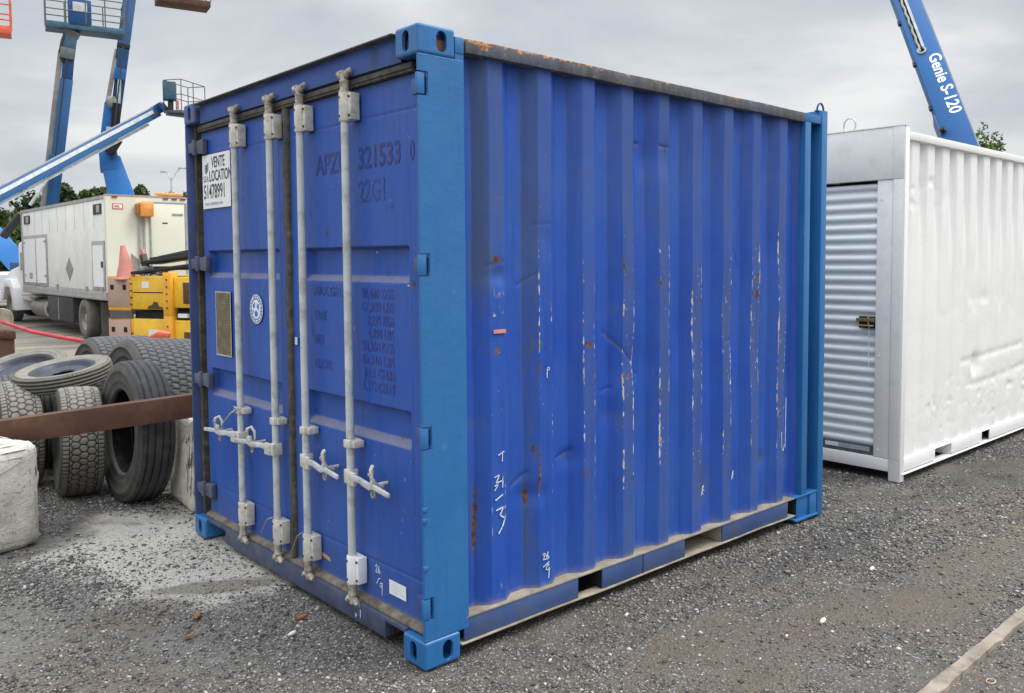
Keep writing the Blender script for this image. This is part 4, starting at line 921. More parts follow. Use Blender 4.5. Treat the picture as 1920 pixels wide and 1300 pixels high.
def tyre_geo(Ro, wd, Ri, style, nt=420):
    """ring about local Y; returns (nt, nprof, 3), wear"""
    hw = wd/2; nw = 46
    sh = .045*Ro/.4
    # profile from inner bead, sidewall, tread, sidewall, bead
    q_ = Ro-Ri; pr = [(Ri, -hw*.72), (Ri+.010, -hw*.86), (Ri+.020, -hw*.90), (Ri+.026, -hw*.875), (Ri+q_*.30, -hw*.955), (Ri+q_*.33, -hw*.985), (Ri+q_*.37, -hw*.965), (Ri+q_*.52, -hw*1.02), (Ri+q_*.62, -hw*1.025), (Ri+q_*.64, -hw*1.055), (Ri+q_*.68, -hw*1.05), (Ri+q_*.70, -hw*1.015), (Ri+(Ro-Ri)*.78, -hw*1.01), (Ro-sh*.8, -hw*.985), (Ro-sh*.35, -hw*.96), (Ro-.012, -hw*.92)]
    tw = np.linspace(-hw*.90, hw*.90, nw)
    rr = [a for a, b in pr]+list(Ro-.010*(tw/(hw*.9))**4)+[a for a, b in pr[::-1]]+[Ri+.012, Ro-.065, Ro-.045, Ro-.045, Ro-.065, Ri+.012]
    yy = [b for a, b in pr]+list(tw)+[-b for a, b in pr[::-1]]+[hw*.62, hw*.82, hw*.45, -hw*.45, -hw*.82, -hw*.62]
    rr = np.array(rr); yy = np.array(yy); n = len(rr)
    th = np.linspace(0, 2*np.pi, nt, endpoint=False)
    T, Y = np.meshgrid(th, yy, indexing='ij'); Rr = np.repeat(rr[None], nt, 0)
    tread = np.zeros(n); tread[len(pr)-1:len(pr)+nw+1] = 1
    tread = np.repeat(tread[None], nt, 0)
    u = Y/hw; g = np.zeros_like(Y)
    gr = lambda d, w_: np.clip(1.25-np.abs(d)/w_, 0, 1)
    arc = T*Ro
    if style == 'rib':
        for c in (-.62, -.22, .22, .62): g = np.maximum(g, gr(Y-c*hw, .0075))
        g = np.maximum(g, gr(np.mod(arc, .03)-.015, .0018)*(np.abs(u) > .8)*.6)
    elif style == 'block':
        g = g*0
        nb = round(2*np.pi*Ro/.052); ph_ = T*nb/(2*np.pi)
        cols = 5 if wd < .5 else 9; cpos = (u/.92+1)/2*cols; ci = np.floor(cpos); cf = cpos-ci
        wig = .10*np.sin(2*np.pi*ph_)
        cf2 = np.mod(cpos+wig, 1); ci = np.floor(cpos+wig)
        g = np.maximum(g, gr(np.minimum(cf2, 1-cf2)*(wd*.92/cols), .0080))
        f = np.mod(ph_+.5*np.mod(ci, 2)+.25*(cf2-.5), 1)
        g = np.maximum(g, gr(np.minimum(f, 1-f)*.052, .0075))
    else:  # hexagonal all-terrain pattern
        a = .048; v = arc*round(2*np.pi*Ro/(a*1.0))*a/(2*np.pi*Ro)
        q = Y/(a*.866*1.15); r_ = v/a
        best = np.full(Y.shape, 9.); sec = np.full(Y.shape, 9.)
        q0 = np.floor(q)
        for dq in (-1, 0, 1, 2):
            for dr_ in (-1, 0, 1, 2):
                cq = q0+dq; off_ = .5*np.mod(cq, 2); cr_ = np.floor(r_-off_)+dr_+off_
                d_ = np.hypot((q-cq)*.9+.10*np.sin(cq*7+cr_*3), r_-cr_+.08*np.sin(cr_*5+cq))
                sec = np.where(d_ < best, best, np.minimum(sec, d_)); best = np.minimum(best, d_)
        g = gr((sec-best)*a*.5, .0042)
        lug = np.abs(u) > .66
        f = np.mod(T*round(2*np.pi*Ro/.030)/(2*np.pi), 1)
        g = np.where(lug, gr(np.minimum(f, 1-f)*.030, .0034), g); g = np.maximum(g, gr((np.abs(u)-.66)*hw, .0035))
    g = g*tread
    Rr = Rr-g*.009
    X_ = Rr*np.cos(T); Z_ = Rr*np.sin(T)
    P = np.stack([X_, Y, Z_], -1)
    tread[:, -5:-1] = 1; g[:, -5:-1] = 1
    wr = np.stack([g, 1-tread, np.zeros_like(g), np.zeros_like(g)], -1)
    return P, wr
def tyre(name, label, cat, group, c, axis, Ro, wd, Ri, style, mat, rim=False, spin=0., nt=420):
    t = thing(name, label, cat, c, group)
    q = Vector((0, 1, 0)).rotation_difference(Vector(axis).normalized())
    t.rotation_mode = 'QUATERNION'; t.rotation_quaternion = q
    P, wr = tyre_geo(Ro, wd, Ri, style, nt)
    grid_mesh('tyre', P, TM[mat], t, wr, wrap_u=True, flip=False)
    if rim:
        prof = [(Ri+.004, wd*.40), (Ri-.004, wd*.37), (Ri-.022, wd*.30), (Ri-.03, wd*.12), (Ri*.80, wd*.08), (Ri*.66, wd*.22), (Ri*.58, wd*.24), (Ri*.42, wd*.12), (Ri*.36, wd*.10), (Ri*.34, wd*.02)]
        th = np.linspace(0, 2*np.pi, 64, endpoint=False)
        P = np.array([[(r*math.cos(a), -y, r*math.sin(a)) for r, y in prof] for a in th])
        rm_ = grid_mesh('rim', P, M['rim'], t, wrap_u=True)
        P = P*np.array([1, -1, 1]); grid_mesh('rim', P, M['rim'], t, wrap_u=True, flip=True)
        for a in np.linspace(0, 2*np.pi, 9)[:-1]:
            MB().tube([(Ri*.73*math.cos(a), -wd*.150, Ri*.73*math.sin(a)), (Ri*.73*math.cos(a), -wd*.128, Ri*.73*math.sin(a))], .014, 8).build('rim_hole', M['dark'], rm_)
    return t
M['rim'] = plain('dark_steel_rim', (.022, .026, .045), .4, .3, var=.2, sc=8, dirt=(.08, .08, .085), dirt_amt=.5)
def cdir(lat, dep_, z=0):   # horizontal direction: lat to the right of the lens, dep_ away from it
    r_h = Vector((sy_, -cy_, 0)); f_h = Vector((cy_, sy_, 0)); return (r_h*lat+f_h*dep_+Vector((0, 0, z))).normalized()
PG = 'tyres piled between the concrete blocks'
def on_ground(px, D, R_): v = at(px, 700, D); return Vector((v.x, v.y, R_+float(ground_h(v.x, v.y))-.006))
tyre('worn_tyre', 'tall truck tyre with ribbed tread and open bore at the right end of the pile', 'tyre', PG, on_ground(251, 5.98, .485), cdir(-.735, -.68, .05), .492, .225, .285, 'rib', 'black', nt=300)
tyre('worn_tyre', 'tan topped off-road tyre with honeycomb tread standing between the tall truck tyre and its twin', 'tyre', PG, on_ground(142, 6.12, .385), cdir(-.83, -.56, .03), .388, .265, .215, 'hex', 'tan', nt=640)
tyre('worn_tyre', 'tan honeycomb tread tyre standing directly behind the left concrete block', 'tyre', PG, on_ground(28, 6.35, .395), cdir(-.78, -.62, .0), .392, .265, .215, 'hex', 'tan', nt=640)
v = at(119, 702, 6.55); tyre('spare_wheel', 'narrow dusty spare wheel lying flat on top of the tyre pile', 'wheel', 'steel wheels on the tyre pile', (v.x, v.y, v.z), cdir(.07, .17, -1), .345, .125, .225, 'rib', 'wall', True, nt=220)
v = at(38, 706, 7.25); tyre('spare_wheel', 'larger steel wheel lying tilted behind the narrow spare at the left edge', 'wheel', 'steel wheels on the tyre pile', (v.x, v.y, v.z), cdir(.10, .38, -1), .385, .17, .275, 'rib', 'wall', True, nt=220)
tyre('worn_tyre', 'dark block tread tyre half hidden under the right side of the narrow spare', 'tyre', PG, on_ground(160, 6.95, .36), cdir(-.85, -.5, 0), .37, .24, .2, 'block', 'dark', nt=420)
tyre('worn_tyre', 'dark ribbed tyre squeezed in the gap between the two tan tyres', 'tyre', PG, on_ground(92, 7.0, .345), cdir(-.8, -.6, 0), .35, .22, .2, 'rib', 'dark', nt=260)
tyre('worn_tyre', 'dull grey tyre showing its tread under the tilted steel wheel', 'tyre', PG, on_ground(8, 7.1, .36), cdir(-.8, -.6, 0), .37, .24, .2, 'block', 'grey', nt=420)
tyre('worn_tyre', 'big grey brick tread truck tyre touching the blue box behind the tall tyre', 'tyre', PG, on_ground(296, 7.15, .515), cdir(-.70, -.71, .08), .515, .60, .29, 'block', 'grey', nt=640)
tyre('worn_tyre', 'big grey brick tread truck tyre at the very back in front of the yellow machine', 'tyre', PG, on_ground(225, 8.3, .475), cdir(-.70, -.71, .03), .475, .60, .28, 'block', 'grey', nt=640)

# ------------------------------------------------------------------ beam and concrete blocks
bL = Vector((-.861, 3.234, 0)); bR = Vector((.149, 2.82, 0)); bd = (bR-bL).normalized(); bn = Vector((-bd.y, bd.x, 0))
def bpt(k): return bL+(bR-bL)*k
bt = thing('steel_beam', 'rusty brown steel beam laid across two concrete blocks in front of the tyres', 'beam', (bpt(.5).x, bpt(.5).y, .65))
a_, c_ = bpt(-1.2), bpt(1.42); zL = lambda k: .622+.098*k
mb = MB(bt.location)
mb.bar(Vector((a_.x, a_.y, zL(-1.2))), Vector((c_.x, c_.y, zL(1.42))), .010, .150)
mb.build('beam_web', M['rust'], bt, bevel=.002)
for dz in (.068, -.068):
    p_ = Vector((a_.x, a_.y, zL(-1.2)+dz))+bn*.055; q_ = Vector((c_.x, c_.y, zL(1.42)+dz))+bn*.055
    MB(bt.location).bar(p_, q_, .096, .010).build('beam_flange', M['rust'], bt)
def conc_mat():
    g = NT('old_concrete'); n = g.noise(6, 7, .7); c = g.mix(g.rng(n, .35, .65), (.60, .56, .46), (.80, .76, .67))
    c = g.mix(g.rng(g.noise(38, 5, .7), .58, .70), c, (.22, .20, .16)); c = g.mix(g.rng(g.noise(2.2, 5), .52, .7, 0, .6), c, (.30, .26, .19))
    g.color(c); g.rough(.92); g.bump(g.math('ADD', g.noise(22, 7, .75), g.math('MULTIPLY', g.noise(90, 3), .5)), .9, .012); return g.m
M['concrete'] = conc_mat()
def block(label, cen, dirx, lx, ly, lz, seed, rad=.05, rug=.016):
    bm = bmesh.new(); bmesh.ops.create_cube(bm, size=1)
    for v_ in bm.verts: v_.co = Vector((v_.co.x*lx, v_.co.y*ly, (v_.co.z+.5)*lz))
    bmesh.ops.bevel(bm, geom=bm.edges[:], offset=rad, segments=3, profile=.5, affect='EDGES')
    bmesh.ops.triangulate(bm, faces=bm.faces[:])
    for _ in range(5):
        lg_ = [e_ for e_ in bm.edges if e_.calc_length() > .024]
        if not lg_: break
        bmesh.ops.subdivide_edges(bm, edges=lg_, cuts=1)
    bm.normal_update(); co = np.array([v_.co[:] for v_ in bm.verts]); no = np.array([v_.normal[:] for v_ in bm.verts])
    edge = np.minimum.reduce([np.partition(np.stack([lx/2-abs(co[:, 0]), ly/2-abs(co[:, 1]), np.minimum(co[:, 2], lz-co[:, 2])], 1), 1, 1)[:, 1]])
    k = (vnoise(co[:, 0]*9+co[:, 2]*5+30, co[:, 1]*9+co[:, 2]*9+30, seed, 3)-.5)*rug*2+(vnoise(co[:, 0]*40+30, co[:, 2]*40+co[:, 1]*30+30, seed+1, 2)-.5)*rug*.55
    k = k*(.35+1.4*np.exp(-np.maximum(edge, 0)/.05))
    for v_, d_, n_ in zip(bm.verts, k, no): v_.co += Vector(n_)*float(d_)
    me = bpy.data.meshes.new('concrete_block'); bm.to_mesh(me); bm.free()
    for p__ in me.polygons: p__.use_smooth = True
    o = link('concrete_block', me, M['concrete']); o.location = cen; o.rotation_euler = (0, 0, math.atan2(dirx[1], dirx[0]))
    return tag(o, label, 'concrete block', 'concrete blocks under the steel beam')
fx = Vector((.955, .295, 0)); fy = Vector((-.295, .955, 0))
c0 = Vector((-.82, 2.82, 0))+fx*.10; cen = c0-fx*.60+fy*.30
block('pale concrete block with a rounded chipped corner, under the beam at the left edge', (cen.x, cen.y, -.01), fx, 1.2, .60, .625, 5, .075)
block('stained concrete block partly hidden behind the blue container corner', (.49, 3.13, -.02), (1, -.08), .66, .52, .635, 9, .05)

# ------------------------------------------------------------------ loose bits on the ground
def flake(label, px, py, s_, ang, name='rust_flake', mat='rust', cat='rust flake', grp='rust flakes on the gravel', th=.006):
    d_ = (FW+RT*((px-1021.44)/1600.98)-UP*((py-575.61)/1600.98)); v_ = CAM+d_*(-CAM.z/d_.z)
    pts = [(math.cos(a)*s_*r_, math.sin(a)*s_*r_*.55) for a, r_ in ((.1, 1), (.9, .75), (1.7, .8), (2.6, 1.1), (3.4, .9), (4.3, .75), (5.3, .95))]
    mb = MB(); mb.prism([(a*math.cos(ang)-b*math.sin(ang), a*math.sin(ang)+b*math.cos(ang), 0) for a, b in pts], (0, 0, th))
    o = mb.build(name, M[mat], None, bevel=.0015); o.location = (v_.x, v_.y, .006); o.rotation_euler = (.14, -.18, 0)
    return tag(o, label, cat, grp)
M['flake'] = plain('bright_rust_flake', (.22, .085, .035), .8, var=.35, sc=60)
flake('upright brown rust flake, upper of the two on the left gravel', 371, 1158, .030, .9, mat='flake', th=.010)
flake('lower small brown rust flake on the left gravel', 356, 1195, .024, .0, mat='flake')
flake('dark rust flake lying nearest the container doors', 567, 1162, .028, .1, mat='flake', th=.014)
M['stone'] = plain('white_stone', (.60, .59, .57), .7, var=.1, sc=40)
for q_, l_, s_ in (((1175, 1157), 'white stone on the gravel near the container side, left of the others', .014), ((1543, 1168), 'flat white stone in the middle of the right hand gravel', .024), ((1635, 1070), 'white stone chip farthest out on the right hand gravel', .022), ((1032, 1243), 'small pinkish pebble close to the lower edge beside the corner', .010), ((1475, 1197), 'grey white pebble near the brown dirt patch', .010), ((548, 1192), 'pale yellowish stone beside the dark rust flake', .022)):
    flake(l_, *q_, s_, .2, 'stone', 'stone', 'stone', 'pale stones on the gravel', .010)
v = at(1858, 1280, 1.0); d_ = v-CAM; v = CAM+d_*(-CAM.z/d_.z)
o = MB().tube([(.024*math.cos(a), .015*math.sin(a), 0) for a in np.linspace(0, 2*math.pi, 20)], .0022, 6).build('rubber_band', plain('beige_rubber', (.50, .36, .25), .6), None, smooth=True)
o.location = (v.x, v.y, .006); tag(o, 'beige rubber ring dropped beside the pale strip', 'rubber ring')
def strip():
    xs = np.linspace(.6, 4.6, 160); n = len(xs)
    y0 = -1.452+(vnoise(xs*7, xs*0+1, 141, 4, .7)-.5)*.014+.006*xs; y1 = -1.522+(vnoise(xs*9, xs*0+2, 142, 4, .7)-.5)*.018+.010*xs
    P = np.zeros((n, 4, 3)); P[..., 0] = xs[:, None]
    P[:, 0, 1] = y1; P[:, 1, 1] = y1+.003; P[:, 2, 1] = y0-.003; P[:, 3, 1] = y0; P[:, 1:3, 2] = .016+.004*vnoise(xs*3, xs*0, 143, 2)[:, None]; P[:, 0, 2] = P[:, 3, 2] = -.01
    o = grid_mesh('edging_strip', P, plain('pale_weathered_strip', (.27, .225, .18), .9, var=.2, sc=7, dirt=(.10, .085, .07), dirt_amt=.95, bump=.5), None, smooth=False)
    return tag(o, 'pale brown flat strip half buried in the gravel at the lower right', 'edging strip')
strip()
b_ = on_ground(872/1., 1, 0)
tw = MB()
for (q1, q2) in (((285, 948), (325, 928)), ((292, 934), (318, 945))):
    a1 = CAM+(at(*q1, 1)-CAM)*(-CAM.z/(at(*q1, 1)-CAM).z); a2 = CAM+(at(*q2, 1)-CAM)*(-CAM.z/(at(*q2, 1)-CAM).z)
    tw.tube([a1+Vector((0, 0, .005)), (a1+a2)/2+Vector((0, 0, .02)), a2+Vector((0, 0, .008))], .0035, 5)
tag(tw.build('twig', M['trunk'], None), 'crossed dry twigs on the ground in front of the right concrete block', 'twigs')
a1 = CAM+(at(314, 931, 1)-CAM)*(-CAM.z/(at(314, 931, 1)-CAM).z)
o = MB(tuple(a1)).box(a1.x-.045, a1.x+.045, a1.y-.014, a1.y+.014, .006, .03).build('wood_scrap', plain('pale_scrap', (.36, .34, .28), .8), None, bevel=.005); o.location = a1; o.rotation_euler = (0, 0, -.3)
tag(o, 'pale scrap of wood at the foot of the right concrete block', 'wood scrap')
# weeds by the white container
wd_ = MB()
for (px, py, n) in ((1802, 905, 26), (1870, 895, 40), (1905, 902, 30), (1858, 872, 20)):
    c_ = CAM+(at(px, py, 1)-CAM)*(-CAM.z/(at(px, py, 1)-CAM).z)
    for i in range(n):
        a = random.uniform(0, 6.28); r_ = random.uniform(0, .16); p_ = c_+Vector((math.cos(a)*r_, math.sin(a)*r_, 0)); h_ = random.uniform(.015, .05)
        q_ = p_+Vector((random.uniform(-.03, .03), random.uniform(-.03, .03), h_)); wd_.add([p_, p_+Vector((.006, .004, 0)), q_+Vector((.004, 0, 0)), q_], [(0, 1, 2, 3)])
tag(wd_.build('weeds', plain('weed_green', (.10, .13, .045), .8), None), 'sparse low weeds in the gravel by the white container', kind='stuff')

# ------------------------------------------------------------------ truck (aligned with the yard: rear faces -Y)
TX, TY, TZ = 4.05, 18.3, -.25
tk = thing('box_truck', 'white box truck with side locker doors and an orange beacon, parked behind the tyres', 'truck', (TX, TY, TZ))
TO = (TX, TY, TZ)
def tp(name, mat, *bx, bevel=.0, parent=tk):
    m = MB(TO)
    for b_ in bx: m.box(*b_)
    return m.build(name, mat, parent, bevel=bevel)
tp('body', M['truck_white'], (TX, TX+2.45, TY+.03, TY+8.3, .98, 3.10), bevel=.01)
tp('rear_panel', M['truck_cream'], (TX-.004, TX+2.454, TY-.012, TY+.029, .95, 3.16))
tp('corner_trim', M['truck_cream'], (TX-.012, TX-.0045, TY-.012, TY+.12, .95, 3.16))
tp('roof_rail', M['truck_trim'], (TX-.02, TX+.02, TY+.12, TY+8.32, 3.105, 3.18), (TX-.016, TX+2.47, TY-.02, TY+.10, 3.162, 3.20))
tp('skirt_rail', M['truck_trim'], (TX-.02, TX+.03, TY+.12, TY+8.3, .76, .975), (TX-.03, TX-.021, TY+.12, TY+8.3, .78, .83), bevel=.008)
tp('front_trim', M['truck_trim'], (TX-.015, TX-.005, TY+8.2, TY+8.3, .98, 3.10))
def locker(y0, y1, z0, z1, split=None):
    f = tp('side_door', M['truck_trim'], (TX-.022, TX-.001, y0, y1, z0, z1), bevel=.006)
    pn = [(y0+.10, y1-.10)] if split is None else [(y0+.10, split-.07), (split+.07, y1-.10)]
    for a, b in pn: tp('door_panel', M['truck_hood'], (TX-.030, TX-.0225, a, b, z0+.08, z1-.10), parent=f)
    return f
for k_ in range(9): tp('panel_seam', M['truck_trim'], (TX-.0035, TX-.0005, TY+.95+.82*k_, TY+.962+.82*k_, 2.45, 3.09))
d1 = locker(TY+5.35, TY+8.05, .99, 2.42, TY+6.55)
d2 = locker(TY+.16, TY+1.15, .99, 2.14)
tp('door_handle', M['black'], (TX-.05, TX-.031, TY+.26, TY+.36, 1.52, 1.66), parent=d2)
tp('door_vent', M['truck_trim'], (TX-.036, TX-.031, TY+7.0, TY+7.35, 1.17, 1.35), parent=d1)
for zz in (2.2, 1.25):
    for yy in (TY+5.40, TY+7.8): tp('hinge', M['truck_trim'], (TX-.045, TX-.031, yy, yy+.2, zz, zz+.05), parent=d1)
m = MB(TO); m.prism([(TX-.008, TY+3.2, 1.17), (TX-.008, TY+2.85, 1.47), (TX-.008, TY+3.2, 1.77), (TX-.008, TY+3.55, 1.47)], (.006, 0, 0)); m.build('hazard_diamond', plain('grey_diamond', (.24, .24, .22), .6), tk)
for (a, b) in ((TY+.33, TY+.95), (TY+7.2, TY+7.9)):
    vt = tp('side_vent', M['black'], (TX-.02, TX-.001, a, b, 2.76, 3.0))
    tp('vent_cover', M['truck_trim'], (TX-.030, TX-.0205, a+.1, b-.3, 2.80, 2.97), parent=vt)
for i, yy in enumerate((TY+.3, TY+1.6, TY+4.3, TY+5.6, TY+6.7)): tp('latch', M['truck_trim'], (TX-.045, TX-.005, yy, yy+.12, .96, 1.06))
# rear: door, hinges, lights, sign, beacon box
rd = tp('rear_door', M['truck_cream'], (TX+.83, TX+1.74, TY-.030, TY-.0125, 1.02, 3.02), bevel=.004)
tp('rear_door_frame', M['truck_trim'], (TX+.78, TX+.826, TY-.035, TY-.013, 1.0, 3.06), (TX+.826, TX+1.80, TY-.033, TY-.013, 3.024, 3.06), (TX+1.745, TX+1.80, TY-.035, TY-.013, 1.0, 3.02))
tp('door_handle', M['truck_trim'], (TX+1.45, TX+1.70, TY-.045, TY-.031, 2.76, 2.80), parent=rd)
tp('door_mark', M['black'], (TX+1.22, TX+1.34, TY-.034, TY-.031, 2.55, 2.58), parent=rd)
m = MB(TO); m.tube([(TX+.94, TY-.05, 1.05), (TX+.94, TY-.05, 3.05)], .022, 8); m.tube([(TX+.70, TY-.05, 1.3), (TX+.70, TY-.05, 2.95)], .03, 8); m.build('lock_rod', M['truck_trim'], tk)
for xx in (.12, 1.25, 1.45, 1.65): tp('marker_light', plain('dark_red_lens', (.30, .03, .02), .3), (TX+xx, TX+xx+.12, TY-.035, TY-.0205, 3.125, 3.158))
bs = tp('emblem_plate', plain('red_emblem', (.60, .07, .05), .5), (TX+.13, TX+.36, TY-.020, TY-.0125, 2.86, 2.99))
tp('emblem_field', M['paper'], (TX+.15, TX+.34, TY-.0225, TY-.0205, 2.88, 2.97), parent=bs)
m = MB(TO); put_text(m, 'MEL', .07, (TX+.165, TY-.0235, 2.90), (1, 0, 0), (0, 0, 1), 1.05, .002); m.build('emblem_lettering', plain('red_ink', (.55, .07, .05), .5), bs)
bx_ = tp('beacon_box', M['orange'], (TX+.66, TX+.96, TY-.26, TY-.02, 2.70, 3.03), bevel=.02)
tp('beacon_shade', plain('beacon_side', (.30, .14, .04), .5), (TX+.60, TX+.656, TY-.24, TY-.04, 2.74, 2.99), parent=bx_, bevel=.01)
tp('beacon_bar', M['orange'], (TX+1.15, TX+1.75, TY+.02, TY+.3, 3.205, 3.29), bevel=.03)
m = MB(TO); m.prism([(TX+.50, TY-.02, 1.85), (TX+.50, TY-.02, 1.3), (TX+1.0, TY-.02, 1.42)], (0, .006, 0)); m.build('reflector_triangle', plain('grey_triangle', (.27, .26, .22), .6), tk)
# chassis, tank, mudflap, wheels, cab
tp('chassis', M['black'], (TX+.5, TX+1.95, TY+.2, TY+10.5, .42, .70))
tp('tool_locker', plain('dark_locker', (.035, .035, .037), .5, dirt=(.10, .09, .08)), (TX+.02, TX+.5, TY+3.1, TY+5.6, .10, .74), bevel=.01)
tp('locker_seam', M['truck_trim'], (TX+.012, TX+.0195, TY+4.45, TY+4.5, .12, .72))
tp('mud_flap', plain('dusty_mud_flap', (.085, .08, .072), .8), (TX+.03, TX+.72, TY+.72, TY+.74, -.08, .70))
tp('underride_bar', M['truck_trim'], (TX+.1, TX+2.35, TY+.05, TY+.15, .22, .36))
m = MB(TO); m.tube([(TX+.33, TY+5.9, .33), (TX+.33, TY+7.7, .33)], .29, 24); m.build('fuel_tank', plain('tank_steel', (.22, .21, .20), .4, .4), tk, smooth=True)
m = MB(TO); m.tube([(TX+.33, TY+5.86, .33), (TX+.33, TY+5.92, .33)], .33, 24); m.build('tank_strap', M['lamp'], tk, smooth=True)
m = MB(TO); m.tube([(TX+.33, TY+5.83, .31), (TX+.33, TY+5.88, .31)], .28, 24); m.build('tank_end', M['dark'], tk, smooth=True)
tp('cab_step', M['truck_trim'], (TX+.0, TX+.5, TY+6.9, TY+8.6, .64, .68))
def truck_wheel(x, y, side_, R_=.50):
    m = MB(TO); 
    th = np.linspace(0, 2*np.pi, 40, endpoint=False)
    s_ = side_
    prof = [(R_*.55, 0), (R_*.62, -.03*s_), (R_*.95, -.02*s_), (R_, .03*s_), (R_, .26*s_), (R_*.9, .29*s_), (R_*.5, .28*s_)]
    P = np.array([[(x+b-TX, y+a*math.cos(t)-TY, TZ+R_+.0+a*math.sin(t)-TZ) for a, b in prof] for t in th])
    tr_ = grid_mesh('wheel', P, plain('dusty_truck_tyre', (.125, .118, .105), .85, var=.15), tk, wrap_u=True, flip=(s_ < 0))
    prof = [(R_*.55, .0), (R_*.50, .05*s_), (R_*.46, .12*s_), (R_*.26, .12*s_), (R_*.24, .03*s_), (R_*.12, .02*s_), (0.001, .02*s_)]
    P = np.array([[(x+b-TX, y+a*math.cos(t)-TY, TZ+R_+a*math.sin(t)-TZ) for a, b in prof] for t in th])
    grid_mesh('rim', P, plain('dusty_rim', (.25, .235, .205), .6, var=.2, sc=6), tr_, wrap_u=True, flip=(s_ < 0))
truck_wheel(TX+.02, TY+2.05, 1); truck_wheel(TX+2.43, TY+2.05, -1); truck_wheel(TX+.08, TY+10.6, 1); truck_wheel(TX+2.37, TY+10.6, -1)
tp('cab', M['truck_hood'], (TX+.20, TX+2.25, TY+8.45, TY+9.9, .45, 2.30), bevel=.12)
m = MB(TO); m.prism([(TX+.20, TY+9.85, .62), (TX+.20, TY+9.85, 1.55), (TX+.20, TY+11.0, 1.42), (TX+.20, TY+11.9, 1.22), (TX+.20, TY+12.0, .50), (TX+.20, TY+11.2, .45)], (2.05, 0, 0)); m.build('hood', M['truck_hood'], tk, bevel=.07)
m = MB(TO); m.prism([(TX+.0, TY+9.55, .15), (TX+.0, TY+9.75, .85), (TX+.0, TY+10.15, 1.12), (TX+.0, TY+11.0, 1.12), (TX+.0, TY+11.5, .9), (TX+.0, TY+11.6, .4), (TX+.0, TY+11.25, .45), (TX+.0, TY+10.95, .85), (TX+.0, TY+10.3, .85), (TX+.0, TY+10.0, .5), (TX+.0, TY+9.95, .15)], (.5, 0, 0)); m.build('fender', M['truck_hood'], tk, bevel=.03)
tp('cab_window', M['glass'], (TX+.192, TX+.199, TY+8.8, TY+9.6, 1.40, 1.95)); tp('windscreen', M['glass'], (TX+.3, TX+2.1, TY+9.895, TY+9.91, 1.5, 2.1))

# ------------------------------------------------------------------ yellow machines stacked
def machine(label, P0, z0, z1, rail_=False):
    o_ = at(205, 600, P0); loc = (o_.x, o_.y, z0); t = thing('platform_machine', label, 'machine', loc, 'stacked yellow machines')
    dx = Vector((1, -.02, 0)).normalized(); t.rotation_euler = (0, 0, D2R(-62))
    h = z1-z0
    def lp(name, mat, *bx, bevel=.006, parent=t):
        m = MB()
        for b_ in bx: m.box(*b_)
        return m.build(name, mat, parent, bevel=bevel)
    L_ = 2.3
    lp('frame', M['yellow_orange'], (-.01, .39, .0, .10, 0, .05), (-.01, .0, .0, .6, 0, h), (.395, .42, .0, .07, .02, h+.02), bevel=.004)
    pp = lp('end_plate', M['peach'], (.0, .385, -.012, .0, .055, h-.02), bevel=.003)
    for xx in (.08, .30): lp('plate_hole', M['dark'], (xx-.03, xx+.03, -.016, -.0125, h-.19, h-.12), parent=pp, bevel=.01)
    sp_ = lp('side_panel', M['yellow'], (.421, 1.0, .0, .9, .02 if h < .7 else .05, h), bevel=.01)
    lp('panel_seam', M['dark'], (.44, .98, -.0045, -.0005, h*.52, h*.52+.012), parent=sp_, bevel=0)
    lp('panel_label', M['paper'], (.60 if h < .7 else .70, .72 if h < .7 else .90, -.0045, -.0005, h*.66, h*.84), parent=sp_, bevel=0)
    cr_ = lp('corner_column', M['yellow_orange'], (1.001, 1.14, -.05, .08, -.06 if h < .7 else 0, h+.05), bevel=.008)
    for k_ in range(5): MB().tube([(1.07, -.052, h*(.1+.2*k_)), (1.07, -.06, h*(.1+.2*k_))], .012, 8).build('bolt', M['rust_dark'], cr_)
    for k_ in range(4): MB().tube([(.407, -.001, h*(.18+.2*k_)), (.407, -.010, h*(.18+.2*k_))], .014, 8).build('bolt', M['rust_dark'], t)
    lp('side_panel', M['yellow'], (1.141, L_, .0, .9, .05, h-.01), bevel=.01)
    ww = lp('side_window', M['rust_dark'], (1.30, 1.7, -.006, -.0005, h*.22, h*.82), bevel=.003)
    return t, lp, h
m1, lp1, h1 = machine('lower yellow machine with a peach end plate, just showing above the tyres', 12.0, -.06, .87)
m2, lp2, h2 = machine('upper yellow machine with peach end plate and black stain, stacked on the other one', 12.0, .98, 1.46)
lp2('skid', M['dark'], (.42, 2.2, .05, .85, -.112, -.005), bevel=0)
lp2('skid_plate', plain('dark_grey_flap', (.10, .10, .105), .6), (.02, .42, -.004, .02, -.112, -.002), bevel=0)
lp2('label_tag', M['paper'], (1.20, 1.36, .0, .04, -.085, -.03), bevel=0)
mm = MB(); mm.prism([(.68, -.004, .03), (.71, -.004, .07), (.77, -.004, .085), (.80, -.004, .13), (.86, -.004, .125), (.88, -.004, .07), (.94, -.004, .055), (.97, -.004, .03)], (0, .003, 0)); mm.build('black_stain', plain('oil_stain', (.07, .055, .03), .7), m2)
